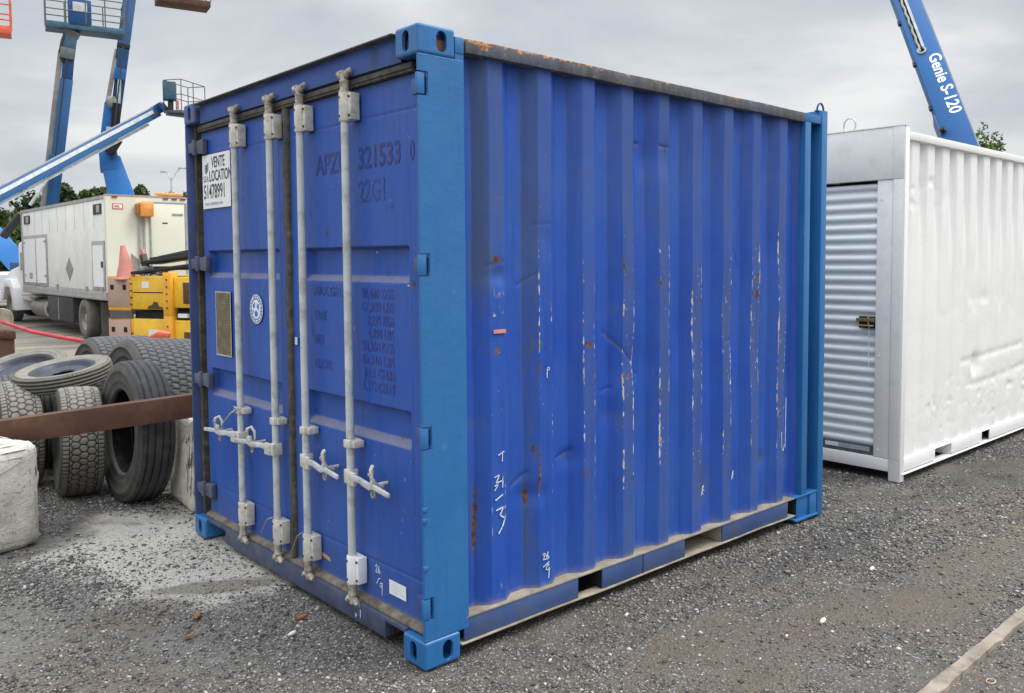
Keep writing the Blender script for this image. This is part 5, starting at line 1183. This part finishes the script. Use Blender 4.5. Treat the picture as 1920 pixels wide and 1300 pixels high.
# black folded rails and loose cables on top
def on_top(px, py, D): return at(px, py, D)
rt_ = thing('folded_railing', 'stack of black folded railings lying on the upper yellow machine', 'railing', on_top(310, 492, 12.0))
for k_, (a, b, cc, dd) in enumerate((((283, 493), (372, 480), .05, .5), ((300, 487), (378, 474), .05, .5), ((318, 483), (380, 470), .04, .5), ((262, 512), (372, 497), .04, .45), ((300, 503), (375, 503), .05, .3))):
    MB(rt_.location).bar(at(*a, 12.0), at(*b, 11.9), dd, cc).build('rail', M['black'], rt_, bevel=.006)
MB(rt_.location).bar(at(305, 505, 11.95), at(318, 504, 11.95), .12, .05).build('rail_clamp', M['rust'], rt_)
MB(rt_.location).bar(at(276, 510, 11.95), at(268, 478, 12.0), .07, .08).build('upright', M['black'], rt_)
MB(rt_.location).bar(at(268, 478, 12.0), at(266, 468, 12.0), .04, .05).build('red_tip', M['pink'], rt_)
cb = MB(); 
for k_ in range(7):
    y0 = 506+1.8*k_; pts = [at(252+4*k_, y0+5, 11.9-.03*k_), at(268+3*k_, y0-6+random.uniform(-3, 3), 11.9), at(285, y0-2+random.uniform(-4, 4), 11.88), at(300+2*k_, y0+random.uniform(-4, 4), 11.86), at(312+3*k_, y0+3, 11.85)]
    cb.tube(pts, .011, 6)
tag(cb.build('cable_bundle', plain('grey_cable', (.30, .30, .30), .5, var=.5, sc=9), None, smooth=True), 'tangled grey cables on top of the upper yellow machine', 'cables')
# cone
cn = at(236, 521, 11.95); ct = thing('traffic_cone', 'faded orange traffic cone standing on the peach end plate', 'traffic cone', cn)
m = MB(cn); m.tube([cn+Vector((0, 0, .0)), cn+Vector((0, 0, .20)), cn+Vector((-.03, 0, .45))], [.125, .085, .03], 20); m.build('cone_body', M['cone'], ct, smooth=True)
m = MB(cn); m.box(cn.x-.135, cn.x+.135, cn.y-.135, cn.y+.135, cn.z-.03, cn.z+.0); m.build('cone_base', M['cone'], ct, bevel=.01)
rg = at(302, 632, 8.0); o = MB(tuple(rg)).prism([rg+Vector(q_) for q_ in ((-.10, .07, .0), (.0, .07, .05), (.10, .07, .02), (.08, .07, -.04), (-.06, .07, -.03))], (.04, .04, .01)).build('red_rag', M['red_orange'], None, bevel=.01); o.location = rg
tag(o, 'bright red rag on top of the big back tyre', 'rag')

# rusty bin with red strap, far left
bl = at(28, 660, 10.5); gz = float(ground_h(bl.x, bl.y))
bn_ = thing('steel_bin', 'rusty brown steel bin with a round pulley on top at the left edge', 'bin', (bl.x-.6, bl.y, gz))
B0 = Vector((bl.x-.6, bl.y, gz)); zt = at(15, 622, 10.5).z
r_h = Vector((sy_, -cy_, 0)); f_h = Vector((bl.x-CAM.x, bl.y-CAM.y, 0)).normalized(); A1 = Vector((bl.x, bl.y, 0))
m = MB(B0); P_ = [A1-r_h*1.6, A1, A1+f_h*1.0, A1-r_h*1.6+f_h*1.0]; m.prism([Vector((q.x, q.y, gz)) for q in P_], (0, 0, zt-gz)); m.build('bin_body', M['rust'], bn_, bevel=.01)
m = MB(B0); P_ = [A1-r_h*1.62-f_h*.03, A1+r_h*.02-f_h*.03, A1+r_h*.02+f_h*.05, A1-r_h*1.62+f_h*.05]; m.prism([Vector((q.x, q.y, zt-.09)) for q in P_], (0, 0, .10)); m.build('bin_rim', M['rust_dark'], bn_, bevel=.01)
q = at(3, 598, 10.6); m = MB(B0); m.tube([q-f_h*.08, q+f_h*.08], .13, 18); m.build('pulley', M['dust_ledge'], bn_, smooth=True)
s1 = at(4, 604, 10.45); s2 = at(60, 622, 9.8); s3 = at(110, 632, 9.4); s4 = at(158, 640, 9.0)
tag(MB().tube([s1, s2, s3, s4], .022, 8).build('red_hose', M['red_strap'], None, smooth=True), 'red strap stretched from the rusty bin towards the tyres', 'strap')

# car behind the truck, far left
cl_ = at(-30, 540, 33); gz = -.25; cr0 = thing('parked_car', 'grey and white van whose windscreen shows left of the truck hood', 'van', (cl_.x, cl_.y, gz))
C0 = Vector((cl_.x, cl_.y, gz))
def sidepoly(pts, w_, name, mat, par, off_=0., bev=.04):
    m = MB(C0); ax = Vector((1, 0, 0)); m.prism([C0+Vector((off_, a, b)) for a, b in pts], (w_, 0, 0)); return m.build(name, M[mat], par, bevel=bev)
sidepoly([(0, .35), (0, .80), (.75, 1.42), (2.4, 1.50), (3.6, 1.40), (4.5, .9), (4.5, .4)], 2.0, 'body', 'truck_hood', cr0)
sidepoly([(.0, .84), (.68, 1.40), (.74, 1.37), (.06, .81)], 1.8, 'windscreen', 'glass_grey', cr0, .1, .0)
sidepoly([(.75, .95), (1.1, 1.36), (3.2, 1.36), (3.7, .95)], .012, 'side_window', 'glass_grey', cr0, -.012, .0)
for yy in (.8, 3.9):
    for xx in (-.02, 1.78): MB(C0).tube([C0+Vector((xx, yy, .33)), C0+Vector((xx+.24, yy, .33))], .33, 22).build('wheel', M['rubber'], cr0, bevel=.02)

# brick building far left
bl = at(32, 470, 70); bd_ = thing('brick_building', 'small brick building with a pale flat roof seen between the blue boom and the truck', 'building', (bl.x, bl.y, -.25))
zt = at(30, 443, 70).z; o_ = (bl.x, bl.y, -.25)
MB(o_).box(bl.x-3.5, bl.x+4.5, bl.y, bl.y+8, -.3, zt-.1).build('wall', M['brick'], bd_)
MB(o_).box(bl.x-3.7, bl.x+4.7, bl.y-.2, bl.y+8.2, zt-.099, zt+.2).build('roof', M['truck_trim'], bd_)
for k_ in range(3): MB(o_).box(bl.x-2.6+2.4*k_, bl.x-1.4+2.4*k_, bl.y-.06, bl.y-.001, 1.2, 2.4).build('window', M['glass'], bd_)

# ------------------------------------------------------------------ boom lifts
def pbar(t, name, a, b, D0, D1, wpx, mat, thick=None, wpx2=None, bevel=.02, parent=None, lift=0., side=0.):
    """box beam from pixel a (distance D0) to pixel b (distance D1); width given as seen"""
    p_, q_ = at(*a, D0), at(*b, D1); w0 = wpx*D0/1601; w1 = (wpx2 or wpx)*D1/1601
    view = ((p_+q_)/2-CAM).normalized(); d_ = (q_-p_).normalized(); n_ = (view-d_*view.dot(d_)).normalized()
    sv = d_.cross(n_).normalized(); sv = (sv if sv.dot(UP) > 0 else -sv)*side
    m = MB(t.location); m.bar(p_-n_*lift+sv, q_-n_*lift+sv, w0, thick or w0*.9, up=n_, w2=w1, h2=(thick or w1*.9))
    return m.build(name, M[mat], parent or t, bevel=bevel)
def ptube(t, name, pts, r, mat, parent=None, n=8):
    m = MB(t.location); m.tube([at(*a) for a in pts], r, n); return m.build(name, M[mat], parent or t, smooth=True)
def platform(t, c, ux, uy, lx, ly, h, floor, railm, box_at=None, nx=5, thick=.16, rr=.022, boxm='teal'):
    """work platform: c is one bottom corner; ux, uy are its floor directions"""
    ux, uy = Vector(ux).normalized(), Vector(uy).normalized(); Z = Vector((0, 0, 1)); L0 = t.location
    m = MB(L0); m.prism([c, c+ux*lx, c+ux*lx+uy*ly, c+uy*ly], (0, 0, thick)); fl = m.build('platform_floor', M[floor], t, bevel=.01)
    ring_ = [c, c+ux*lx, c+ux*lx+uy*ly, c+uy*ly, c]
    for z_ in (h, h*.55):
        m = MB(L0)
        for a, b in zip(ring_[:-1], ring_[1:]): m.tube([a+Z*z_, b+Z*z_], rr, 6)
        m.build('guard_rail', M[railm], t)
    pts = [(a, b) for a in [i/(nx-1) for i in range(nx)] for b in (0, 1)]
    for a, b in pts:
        p_ = c+ux*lx*a+uy*ly*b; MB(L0).tube([p_+Z*thick, p_+Z*h], rr, 6).build('rail_post', M[railm], t)
    if box_at is not None:
        a, b, w_, d_, z0, z1 = box_at; m = MB(L0); q_ = c+ux*lx*a+uy*ly*b
        m.prism([q_+Z*z0, q_+ux*w_+Z*z0, q_+ux*w_+uy*d_+Z*z0, q_+uy*d_+Z*z0], (0, 0, z1-z0)); cb_ = m.build('control_box', M[boxm], t, bevel=.03)
        m = MB(L0); q2 = q_+ux*w_*.2-uy*.012; m.prism([q2+Z*(z0+(z1-z0)*.55), q2+ux*w_*.62+Z*(z0+(z1-z0)*.55), q2+ux*w_*.62+uy*.01+Z*(z0+(z1-z0)*.55), q2+uy*.01+Z*(z0+(z1-z0)*.55)], (0, 0, (z1-z0)*.33)); m.build('control_panel', M['pale'], cb_)
    return fl
def base(t, c, ang=0.):
    c = Vector(c); gz = float(ground_h(c.x, c.y)); R_ = Matrix.Rotation(ang, 3, 'Z'); L0 = t.location
    def bb(x0, x1, y0, y1, z0, z1, name, mat, bev=.04):
        m = MB(); m.box(x0, x1, y0, y1, z0, z1); m.v = [tuple(R_@Vector(v)+Vector((c.x, c.y, gz))-L0) for v in m.v]; return m.build(name, M[mat], t, bevel=bev)
    bb(-1.7, 1.7, -.9, .9, .45, .95, 'chassis', 'black'); bb(-1.9, 1.5, -1.1, 1.1, 1.0, 1.9, 'turret', 'lift_blue'); bb(-.4, .4, -.5, .5, 1.9, 2.3, 'boom_mount', 'lift_blue_dark')
    for sx in (-1.2, 1.2):
        for sy in (-1.15, .85):
            m = MB(); m.tube([(sx, sy, .5), (sx, sy+.34, .5)], .5, 24); m.v = [tuple(R_@Vector(v)+Vector((c.x, c.y, gz))-L0) for v in m.v]; m.build('wheel', M['rubber'], t, bevel=.03)
LG = 'blue boom lifts standing behind the truck'
# A: left platform lift
A = thing('boom_lift', 'blue boom lift with a wide teal work platform, second boom from the left', 'boom lift', (0, 0, 0), LG)
bA = at(88, 470, 30); A.location = (bA.x, bA.y, -.25)
base(A, at(150, 470, 31), .3)
pbar(A, 'boom', (89, 462), (125, 150), 30, 30, 21, 'lift_blue', thick=.36, wpx2=21)
pbar(A, 'inner_boom', (125, 155), (130, 92), 30, 30, 19, 'lift_blue_dark', thick=.3)
pbar(A, 'cable_track', (73, 455), (114, 96), 30, 30, 9, 'track', thick=.25, bevel=0)
pbar(A, 'boom_collar', (125, 112), (127, 92), 29.9, 29.9, 24, 'rail_dark', thick=.4)
pbar(A, 'boom_collar', (104, 312), (106, 292), 29.9, 29.9, 25, 'lift_blue', thick=.42)
pbar(A, 'jib_head', (126, 110), (132, 62), 30, 30, 24, 'teal', thick=.4)
ptube(A, 'hose_loop', [(119, 118, 29.8), (113, 95, 29.7), (116, 78, 29.7), (122, 62, 29.8)], .05, 'black')
ptube(A, 'lift_cylinder', [(56, 385, 29.4), (72, 362, 29.5), (90, 334, 29.7)], .055, 'pale')
pbar(A, 'platform_rotator', (128, 66), (134, 55), 30, 30, 34, 'rail_dark', thick=.5)
N1 = at(86, 48, 29.3); N3 = at(215, 63.5, 30.4); N2 = at(194, 69, 30.8); ux = (N3-N1); ux.z = 0; uy = Vector((-ux.y, ux.x, 0))
if uy.dot(FW) < 0: uy = -uy
platform(A, N1, ux, uy, 2.44, .92, 1.12, 'teal', 'rail_dark', (.28, .0, .72, .28, .10, 1.05), nx=5, thick=.20, boxm='lift_blue_dark')
ptube(A, 'hose', [(95, 360, 29.6), (104, 290, 29.6), (112, 220, 29.6), (120, 150, 29.6), (126, 112, 29.6)], .022, 'black')
# B: centre, cranked riser
B = thing('boom_lift', 'tall blue boom lift with a bright cranked riser rising straight behind the truck rear', 'boom lift', (0, 0, 0), LG)
bB = at(245, 470, 32); B.location = (bB.x, bB.y, -.25)
base(B, bB, -.4)
pbar(B, 'riser', (243, 420), (208, 300), 32, 32, 52, 'lift_bright', thick=.75, wpx2=34, bevel=.04)
pbar(B, 'riser', (206, 322), (201, 270), 31.9, 31.9, 32, 'lift_bright', thick=.7, wpx2=30, bevel=.04)
pbar(B, 'riser_link', (200, 280), (207, 195), 32, 32, 26, 'lift_bright', thick=.6, wpx2=20, bevel=.03)
pbar(B, 'knuckle', (205, 288), (222, 262), 31.7, 31.7, 16, 'black', thick=.5)
pbar(B, 'boom_base', (216, 245), (219, 195), 31.8, 31.8, 15, 'dark', thick=.4)
pbar(B, 'boom', (214, 240), (247, -30), 32.3, 33, 17, 'lift_blue', thick=.3, wpx2=21)
pbar(B, 'boom_extension', (248, -30), (268, -170), 33, 33.5, 18, 'lift_blue', thick=.36)
pbar(B, 'cable_track', (202, 192), (219, 95), 32.2, 32.6, 8, 'track', thick=.3, bevel=0)
pbar(B, 'boom_collar', (223, 150), (226, 130), 32.2, 32.2, 19, 'lift_bright', thick=.36)
pbar(B, 'cable_track', (219, 110), (233, 0), 32.5, 32.9, 5, 'black', thick=.2, bevel=0)
ptube(B, 'boom_cylinder', [(220, 245, 31.9), (224, 150, 32.1)], .07, 'pale')
m = MB(B.location); m.tube([at(206, 192, 31.7), at(214, 192, 31.7)], .22, 16); m.build('pivot', M['track'], B, smooth=True)
pbar(B, 'riser_bands', (207, 297), (221, 293), 31.5, 31.5, 5, 'lift_blue_dark', thick=.2)
pbar(B, 'jib', (268, -170), (325, -60), 33.5, 32, 12, 'lift_blue', thick=.3)
n1_ = at(296, 0, 31.2); n3_ = at(380, 12, 32.0); ux = n3_-n1_; ux.z = 0; uy = Vector((-ux.y, ux.x, 0)); uy = uy if uy.dot(FW) > 0 else -uy
platform(B, n1_, ux, uy, 1.83, .9, 1.12, 'rust', 'rail_dark', (.35, .0, .5, .2, .1, 1.0), nx=4, thick=.22)
ptube(B, 'hose', [(212, 262, 31.5), (216, 225, 31.4), (221, 180, 31.6), (228, 120, 31.9), (236, 40, 32.3), (242, -20, 32.6)], .025, 'black')
pbar(B, 'hose_clamp', (231, 90), (232, 84), 32.2, 32.2, 22, 'black', thick=.36, bevel=0)
pbar(B, 'decal', (205, 258), (204, 238), 31.55, 31.55, 9, 'pale', thick=.05, bevel=0, parent=None)
# C: diagonal boom
Cl = thing('boom_lift', 'pale striped blue boom lift slanting up to a small basket beside the container corner', 'boom lift', (0, 0, 0), LG)
bC = at(-215, 500, 24); Cl.location = (bC.x, bC.y, -.25)
base(Cl, bC, .9)
DA, DB = 24, 33; a0 = (-110, 424); b0 = (291, 211)
pbar(Cl, 'boom', a0, b0, DA, DB, 25, 'lift_blue', thick=.36, wpx2=20, bevel=.01)
def off(p_, k): return (p_[0]+k*.47, p_[1]+k*.88)
pbar(Cl, 'boom_stripe', a0, b0, DA, DB, 8, 'pale', thick=.02, wpx2=6.5, bevel=0, lift=.194, side=.055)
pbar(Cl, 'boom_lower_tube', a0, (270, 224), DA, DB-.55, 6, 'pale', thick=.12, wpx2=5, bevel=0, side=-.24)
pbar(Cl, 'boom_edge', a0, b0, DA, DB, 2.5, 'track', thick=.36, wpx2=2, bevel=0, side=.215)
pbar(Cl, 'boom_tip', (262, 226), (300, 203), 32.4, 33.1, 17, 'lift_blue_dark', thick=.45)
ptube(Cl, 'tip_hose', [(266, 234, 32.4), (280, 222, 32.5), (290, 220, 32.6), (294, 212, 32.7)], .05, 'black')
pbar(Cl, 'jib_elbow', (292, 204), (304, 197), 33, 33, 13, 'lift_blue', thick=.34)
pbar(Cl, 'jib_arm', (303, 197), (312, 208), 33, 33, 12, 'lift_blue_dark', thick=.3)
pbar(Cl, 'platform_mount', (312, 214), (344, 218), 33, 33.2, 6, 'rail_dark', thick=.5)
n1_ = at(308, 217, 32.8); n3_ = at(352, 219, 34.2); n1_.z = n3_.z = (n1_.z+n3_.z)/2; ux = n3_-n1_; ux.z = 0; uy = Vector((-ux.y, ux.x, 0)); uy = uy if uy.dot(Vector((sy_, -cy_, 0))) > 0 else -uy
platform(Cl, n1_, ux, uy, 1.5, .76, 1.25, 'rail_dark', 'rail_dark', None, nx=3, thick=.10, rr=.018)
pbar(Cl, 'control_column', (320, 215), (320, 182), 32.9, 32.9, 10, 'black', thick=.25)
pbar(Cl, 'control_box', (318, 188), (317, 155), 32.8, 32.8, 23, 'teal', thick=.4)
pbar(Cl, 'tool_tray', (333, 205), (333, 188), 33, 33, 5, 'pink', thick=.08)
# D: bright boom at the far left
Dl = thing('boom_lift', 'bright blue boom piece sloping down behind the truck cab at the left edge', 'boom lift', (0, 0, 0), LG)
bD = at(-110, 500, 38); Dl.location = (bD.x, bD.y, -.25); base(Dl, bD, .2)
pbar(Dl, 'boom', (-45, 405), (44, 507), 38, 37, 38, 'lift_bright', thick=.7, bevel=.05)
ptube(Dl, 'black_cylinder', [(6, 444, 36.5), (40, 402, 36.5)], .17, 'black', n=14)
# E: red-orange platform
Er = thing('boom_lift', 'red orange work platform cut off by the upper left corner of the photo', 'boom lift', (0, 0, 0))
bE = at(-330, 470, 27); Er.location = (bE.x, bE.y, -.25)
pbar(Er, 'boom', (-330, 470), (-34, 70), 27, 27, 26, 'red_orange', thick=.4)
pbar(Er, 'platform_mount', (-34, 75), (-20, 56), 27, 27, 20, 'red_orange', thick=.4)
m = MB(Er.location); bb = at(-330, 480, 27); m.box(bb.x-1.5, bb.x+1.5, bb.y-1, bb.y+1, .2, 1.7); m.build('chassis', M['red_orange'], Er, bevel=.05)
for sx in (-1, 1):
    for sy in (-1.1, 1.1): MB(Er.location).tube([(bb.x+sx, bb.y+sy-.15, .25), (bb.x+sx, bb.y+sy+.15, .25)], .5, 20).build('wheel', M['rubber'], Er, bevel=.03)
n1_ = at(-95, 52, 26.8); n3_ = at(20, 60, 27.6); n3_.z = n1_.z; ux = n3_-n1_; ux.z = 0; uy = Vector((-ux.y, ux.x, 0)); uy = uy if uy.dot(FW) > 0 else -uy
platform(Er, n3_-ux.normalized()*2.0, ux, uy, 2.0, .75, 1.12, 'red_orange', 'red_orange', None, nx=5, thick=.26, rr=.026)
# F: lettered boom on the right
F = thing('boom_lift', 'thick blue boom with white lettering rising behind the white container', 'boom lift', (0, 0, 0))
bF = at(1850, 480, 17.5); F.location = (bF.x, bF.y, -.25); base(F, bF, -.3)
P0, P1 = at(1815, 310, 18), at(1690, -8, 20.6); P2 = at(1640, -150, 21.8)
d_ = (P1-P0).normalized(); view = ((P0+P1)/2-CAM).normalized(); vv = (view-d_*view.dot(d_)).normalized(); sdv = d_.cross(vv).normalized()
if sdv.dot(RT) < 0: sdv = -sdv
# beam turned a little about its own axis so that two faces show
tw_ = D2R(10); face_n = (-vv*math.cos(tw_)+sdv*math.sin(tw_)); face_s = (sdv*math.cos(tw_)+vv*math.sin(tw_))
LW = .57; m = MB(F.location)
m.bar(P0, P2, LW, .42, up=face_n); fb = m.build('boom', plain('lettered_boom_blue', (.002, .105, .33), .55, var=.1, sc=.7), F, bevel=.025)
# recompute the bar's own axes for what sits on its face
_, s_ax, u_ax = basis(P2-P0, face_n); 
if s_ax.dot(RT) < 0: s_ax = -s_ax
ln = (P2-P0).length; dd_ = (P2-P0).normalized()
def fpt(t_, s_, u_): return P0+dd_*t_+s_ax*s_+u_ax*u_
t_top = (P1-P0).dot(dd_)
m = MB(F.location); m.bar(fpt(-.1, LW/2+.012, .15), fpt(ln, LW/2+.012, .15), .022, .07, up=u_ax); m.build('edge_track', M['track'], F)
t_slot = t_top*.60
m = MB(F.location); m.bar(fpt(t_slot, -.09, .212), fpt(ln, -.09, .212), .15, .012, up=u_ax); m.build('chain_slot', M['dark'], F)
m = MB(F.location); m.tube([fpt(t_slot+.15*k_, -.125+.012*((k_ % 2)*2-1), .235) for k_ in range(int((ln-t_slot)/.15))], .028, 6); m.build('cable_chain', M['track'], F)
m = MB(F.location); m.bar(fpt(t_slot+.1, -.035, .23), fpt(ln, -.035, .23), .055, .04, up=u_ax); m.build('chain_guard', M['pale'], F)
m = MB(F.location); m.tube([fpt(t_slot+.02+.08*math.cos(a), -.09+.08*math.sin(a), .23) for a in np.linspace(.6, 5.6, 12)], .025, 6); m.build('chain_loop', M['pale'], F)
for k_, tt in enumerate((.30, .55, .80)): m = MB(F.location); m.bar(fpt(t_top*tt, -LW/2-.03, .10), fpt(t_top*tt+.10, -LW/2-.03, .10), .06, .08, up=u_ax); m.build('lug', M['black'], F)
m = MB(F.location); m.prism([fpt(t_top*.26, -LW/2+.01, -.2), fpt(t_top*.26, -LW/2+.01, .2), fpt(t_top*-.02, -LW/2+.01, .2), fpt(t_top*-.02, -LW/2+.01, -.2)], s_ax*-.06); m.build('side_stiffener', M['lift_blue'], F, bevel=.01)
m = MB(F.location); m.bar(fpt(t_top*.17, -.12, -.0), fpt(-.25, -.52, .0), .40, .42, up=u_ax, w2=.2); m.build('boom_heel', M['lift_blue_dark'], F, bevel=.02)
m = MB(F.location); m.tube([fpt(t_top*.165, -.30, .25), fpt(t_top*.165, -.22, .30)], .06, 10); m.build('pin', M['black'], F)
m = MB(F.location); put_text(m, 'Genie S-120', .35, fpt(t_slot-.16, .0, .214), -dd_, s_ax, 1.0, .008, .003)
m.build('boom_lettering', M['paper'], F)

# ------------------------------------------------------------------ street lamp
lb0 = at(325, 480, 62); gz = -.25; sl_ = thing('street_lamp', 'double armed grey street lamp far behind the truck', 'street lamp', (lb0.x, lb0.y, gz)); tp_ = at(325, 334, 62).z
m = MB(sl_.location); m.tube([(lb0.x, lb0.y, gz), (lb0.x, lb0.y, tp_)], [.12, .07], 8); m.build('pole', M['lamp'], sl_, smooth=True)
for s_, (qx, qy) in ((-1, (308, 322)), (1, (342, 315))):
    e_ = at(qx, qy, 62); m = MB(sl_.location); t0 = Vector((lb0.x, lb0.y, tp_)); m.tube([t0-Vector((0, 0, .3)), t0.lerp(e_, .4)+Vector((0, 0, .05)), t0.lerp(e_, .8)+Vector((0, 0, .12)), e_], .05, 6); m.build('arm', M['lamp'], sl_, smooth=True)
    d_ = (e_-t0); d_.z = 0; d_.normalize(); m = MB(sl_.location); m.bar(e_-d_*.3, e_+d_*.35, .22, .12); m.build('lamp_head', M['lamp'], sl_, bevel=.03)

# ------------------------------------------------------------------ trees
def leaf_mat(name, c1, c2):
    g = NT(name); g.color(g.mix(g.rng(g.noise(.9, 4), .35, .65), c1, c2)); g.rough(.7); g.b.inputs['Specular IOR Level'].default_value = .2
    return g.m
LM = [leaf_mat('dark_foliage', (.022, .042, .018), (.050, .085, .028)), leaf_mat('mid_foliage', (.040, .065, .022), (.085, .125, .035)), leaf_mat('light_foliage', (.10, .15, .04), (.19, .25, .08))]
def tree(label, cx, cy_t, h, rx, rz, mat, n, leaf, seed, group=None, crown_z=None, name='leafy_tree'):
    r = np.random.default_rng(seed); gz = -.25; t = thing(name, label, 'tree', (cx, cy_t, gz), group)
    zc = (crown_z if crown_z is not None else h-rz)
    m = MB(t.location); m.tube([(cx, cy_t, gz-.2), (cx+.1, cy_t, zc*.5), (cx, cy_t, zc+rz*.4)], [h*.025+.05, h*.018+.03, .03], 8)
    for k in range(6):
        a = k*1.05; m.tube([(cx, cy_t, zc-rz*.5+k*.1*rz), (cx+math.cos(a)*rx*.6, cy_t+math.sin(a)*rx*.6, zc+rz*(-.1+.12*k))], [h*.01+.02, .02], 5)
    m.build('trunk', M['trunk'], t)
    nc = 26; cl = r.normal(size=(nc, 3)); cl /= np.linalg.norm(cl, axis=1)[:, None]; cl *= (r.random((nc, 1))**.4)*.78
    cr_ = r.uniform(.20, .42, nc)
    ci = r.integers(0, nc, n); dv = r.normal(size=(n, 3)); dv /= np.linalg.norm(dv, axis=1)[:, None]
    p = cl[ci]+dv*(r.random((n, 1))**.45)*cr_[ci][:, None]
    p = p*np.array([rx, rx, rz])+np.array([0, 0, zc-gz])
    a = r.normal(size=(n, 3)); a /= np.linalg.norm(a, axis=1)[:, None]; b = np.cross(a, r.normal(size=(n, 3))); b /= np.linalg.norm(b, axis=1)[:, None]
    s = leaf*r.uniform(.6, 1.4, (n, 1)); V = np.stack([p-a*s, p+b*s*.55, p+a*s, p-b*s*.55], 1)
    me = bpy.data.meshes.new('crown'); me.vertices.add(n*4); me.vertices.foreach_set('co', V.reshape(-1).astype(np.float32))
    me.loops.add(n*4); me.loops.foreach_set('vertex_index', np.arange(n*4, dtype=np.int32)); me.polygons.add(n); me.polygons.foreach_set('loop_start', np.arange(0, n*4, 4, dtype=np.int32)); me.update(calc_edges=True)
    link('crown', me, LM[mat], t); return t
TG = 'trees on the skyline behind the yard'
for i, (px, py, D, rx, h_extra, mt, lab) in enumerate((
        (18, 385, 85, 4.2, 0, 1, 'dense green tree farthest left, behind the slanting boom'), (66, 360, 92, 4.2, 0, 0, 'tree between the slanting boom and the second boom from the left'), (120, 344, 96, 3.9, 0, 0, 'dark round tree just right of the second boom from the left'),
        (-30, 372, 80, 4.5, 0, 1, 'green tree cut by the left edge of the photo'), (40, 420, 60, 3.0, 0, 1, 'lower mid green tree directly left of the truck front'), (2, 430, 62, 3.2, 0, 1, 'lower green tree behind the bright blue boom piece'), (160, 353, 118, 2.5, 0, 1, 'small far tree peeking left of the cranked riser'),
        (188, 350, 120, 2.4, 0, 1, 'small far tree touching the cranked riser'), (262, 347, 118, 3.0, 0, 1, 'small far tree just right of the cranked riser'), (320, 358, 124, 2.8, 0, 1, 'small far tree at the foot of the street lamp'),
        (345, 360, 124, 2.6, 0, 1, 'small far tree beside the container corner'), (225, 356, 124, 2.6, 0, 0, 'small far tree hidden behind the cranked riser'))):
    top = at(px, py, D); h_ = top.z+.25
    tree(lab, top.x, top.y, top.z, rx, min(rx*1.15, h_*.48), mt, 6500, .30 if D < 100 else .34, 300+i, TG)
tp_ = at(1850, 231, 55); tree('light green tree top showing above the white container beside the lettered boom', tp_.x, tp_.y, tp_.z, 1.35, 3.2, 2, 5200, .13, 401, crown_z=tp_.z-2.7)
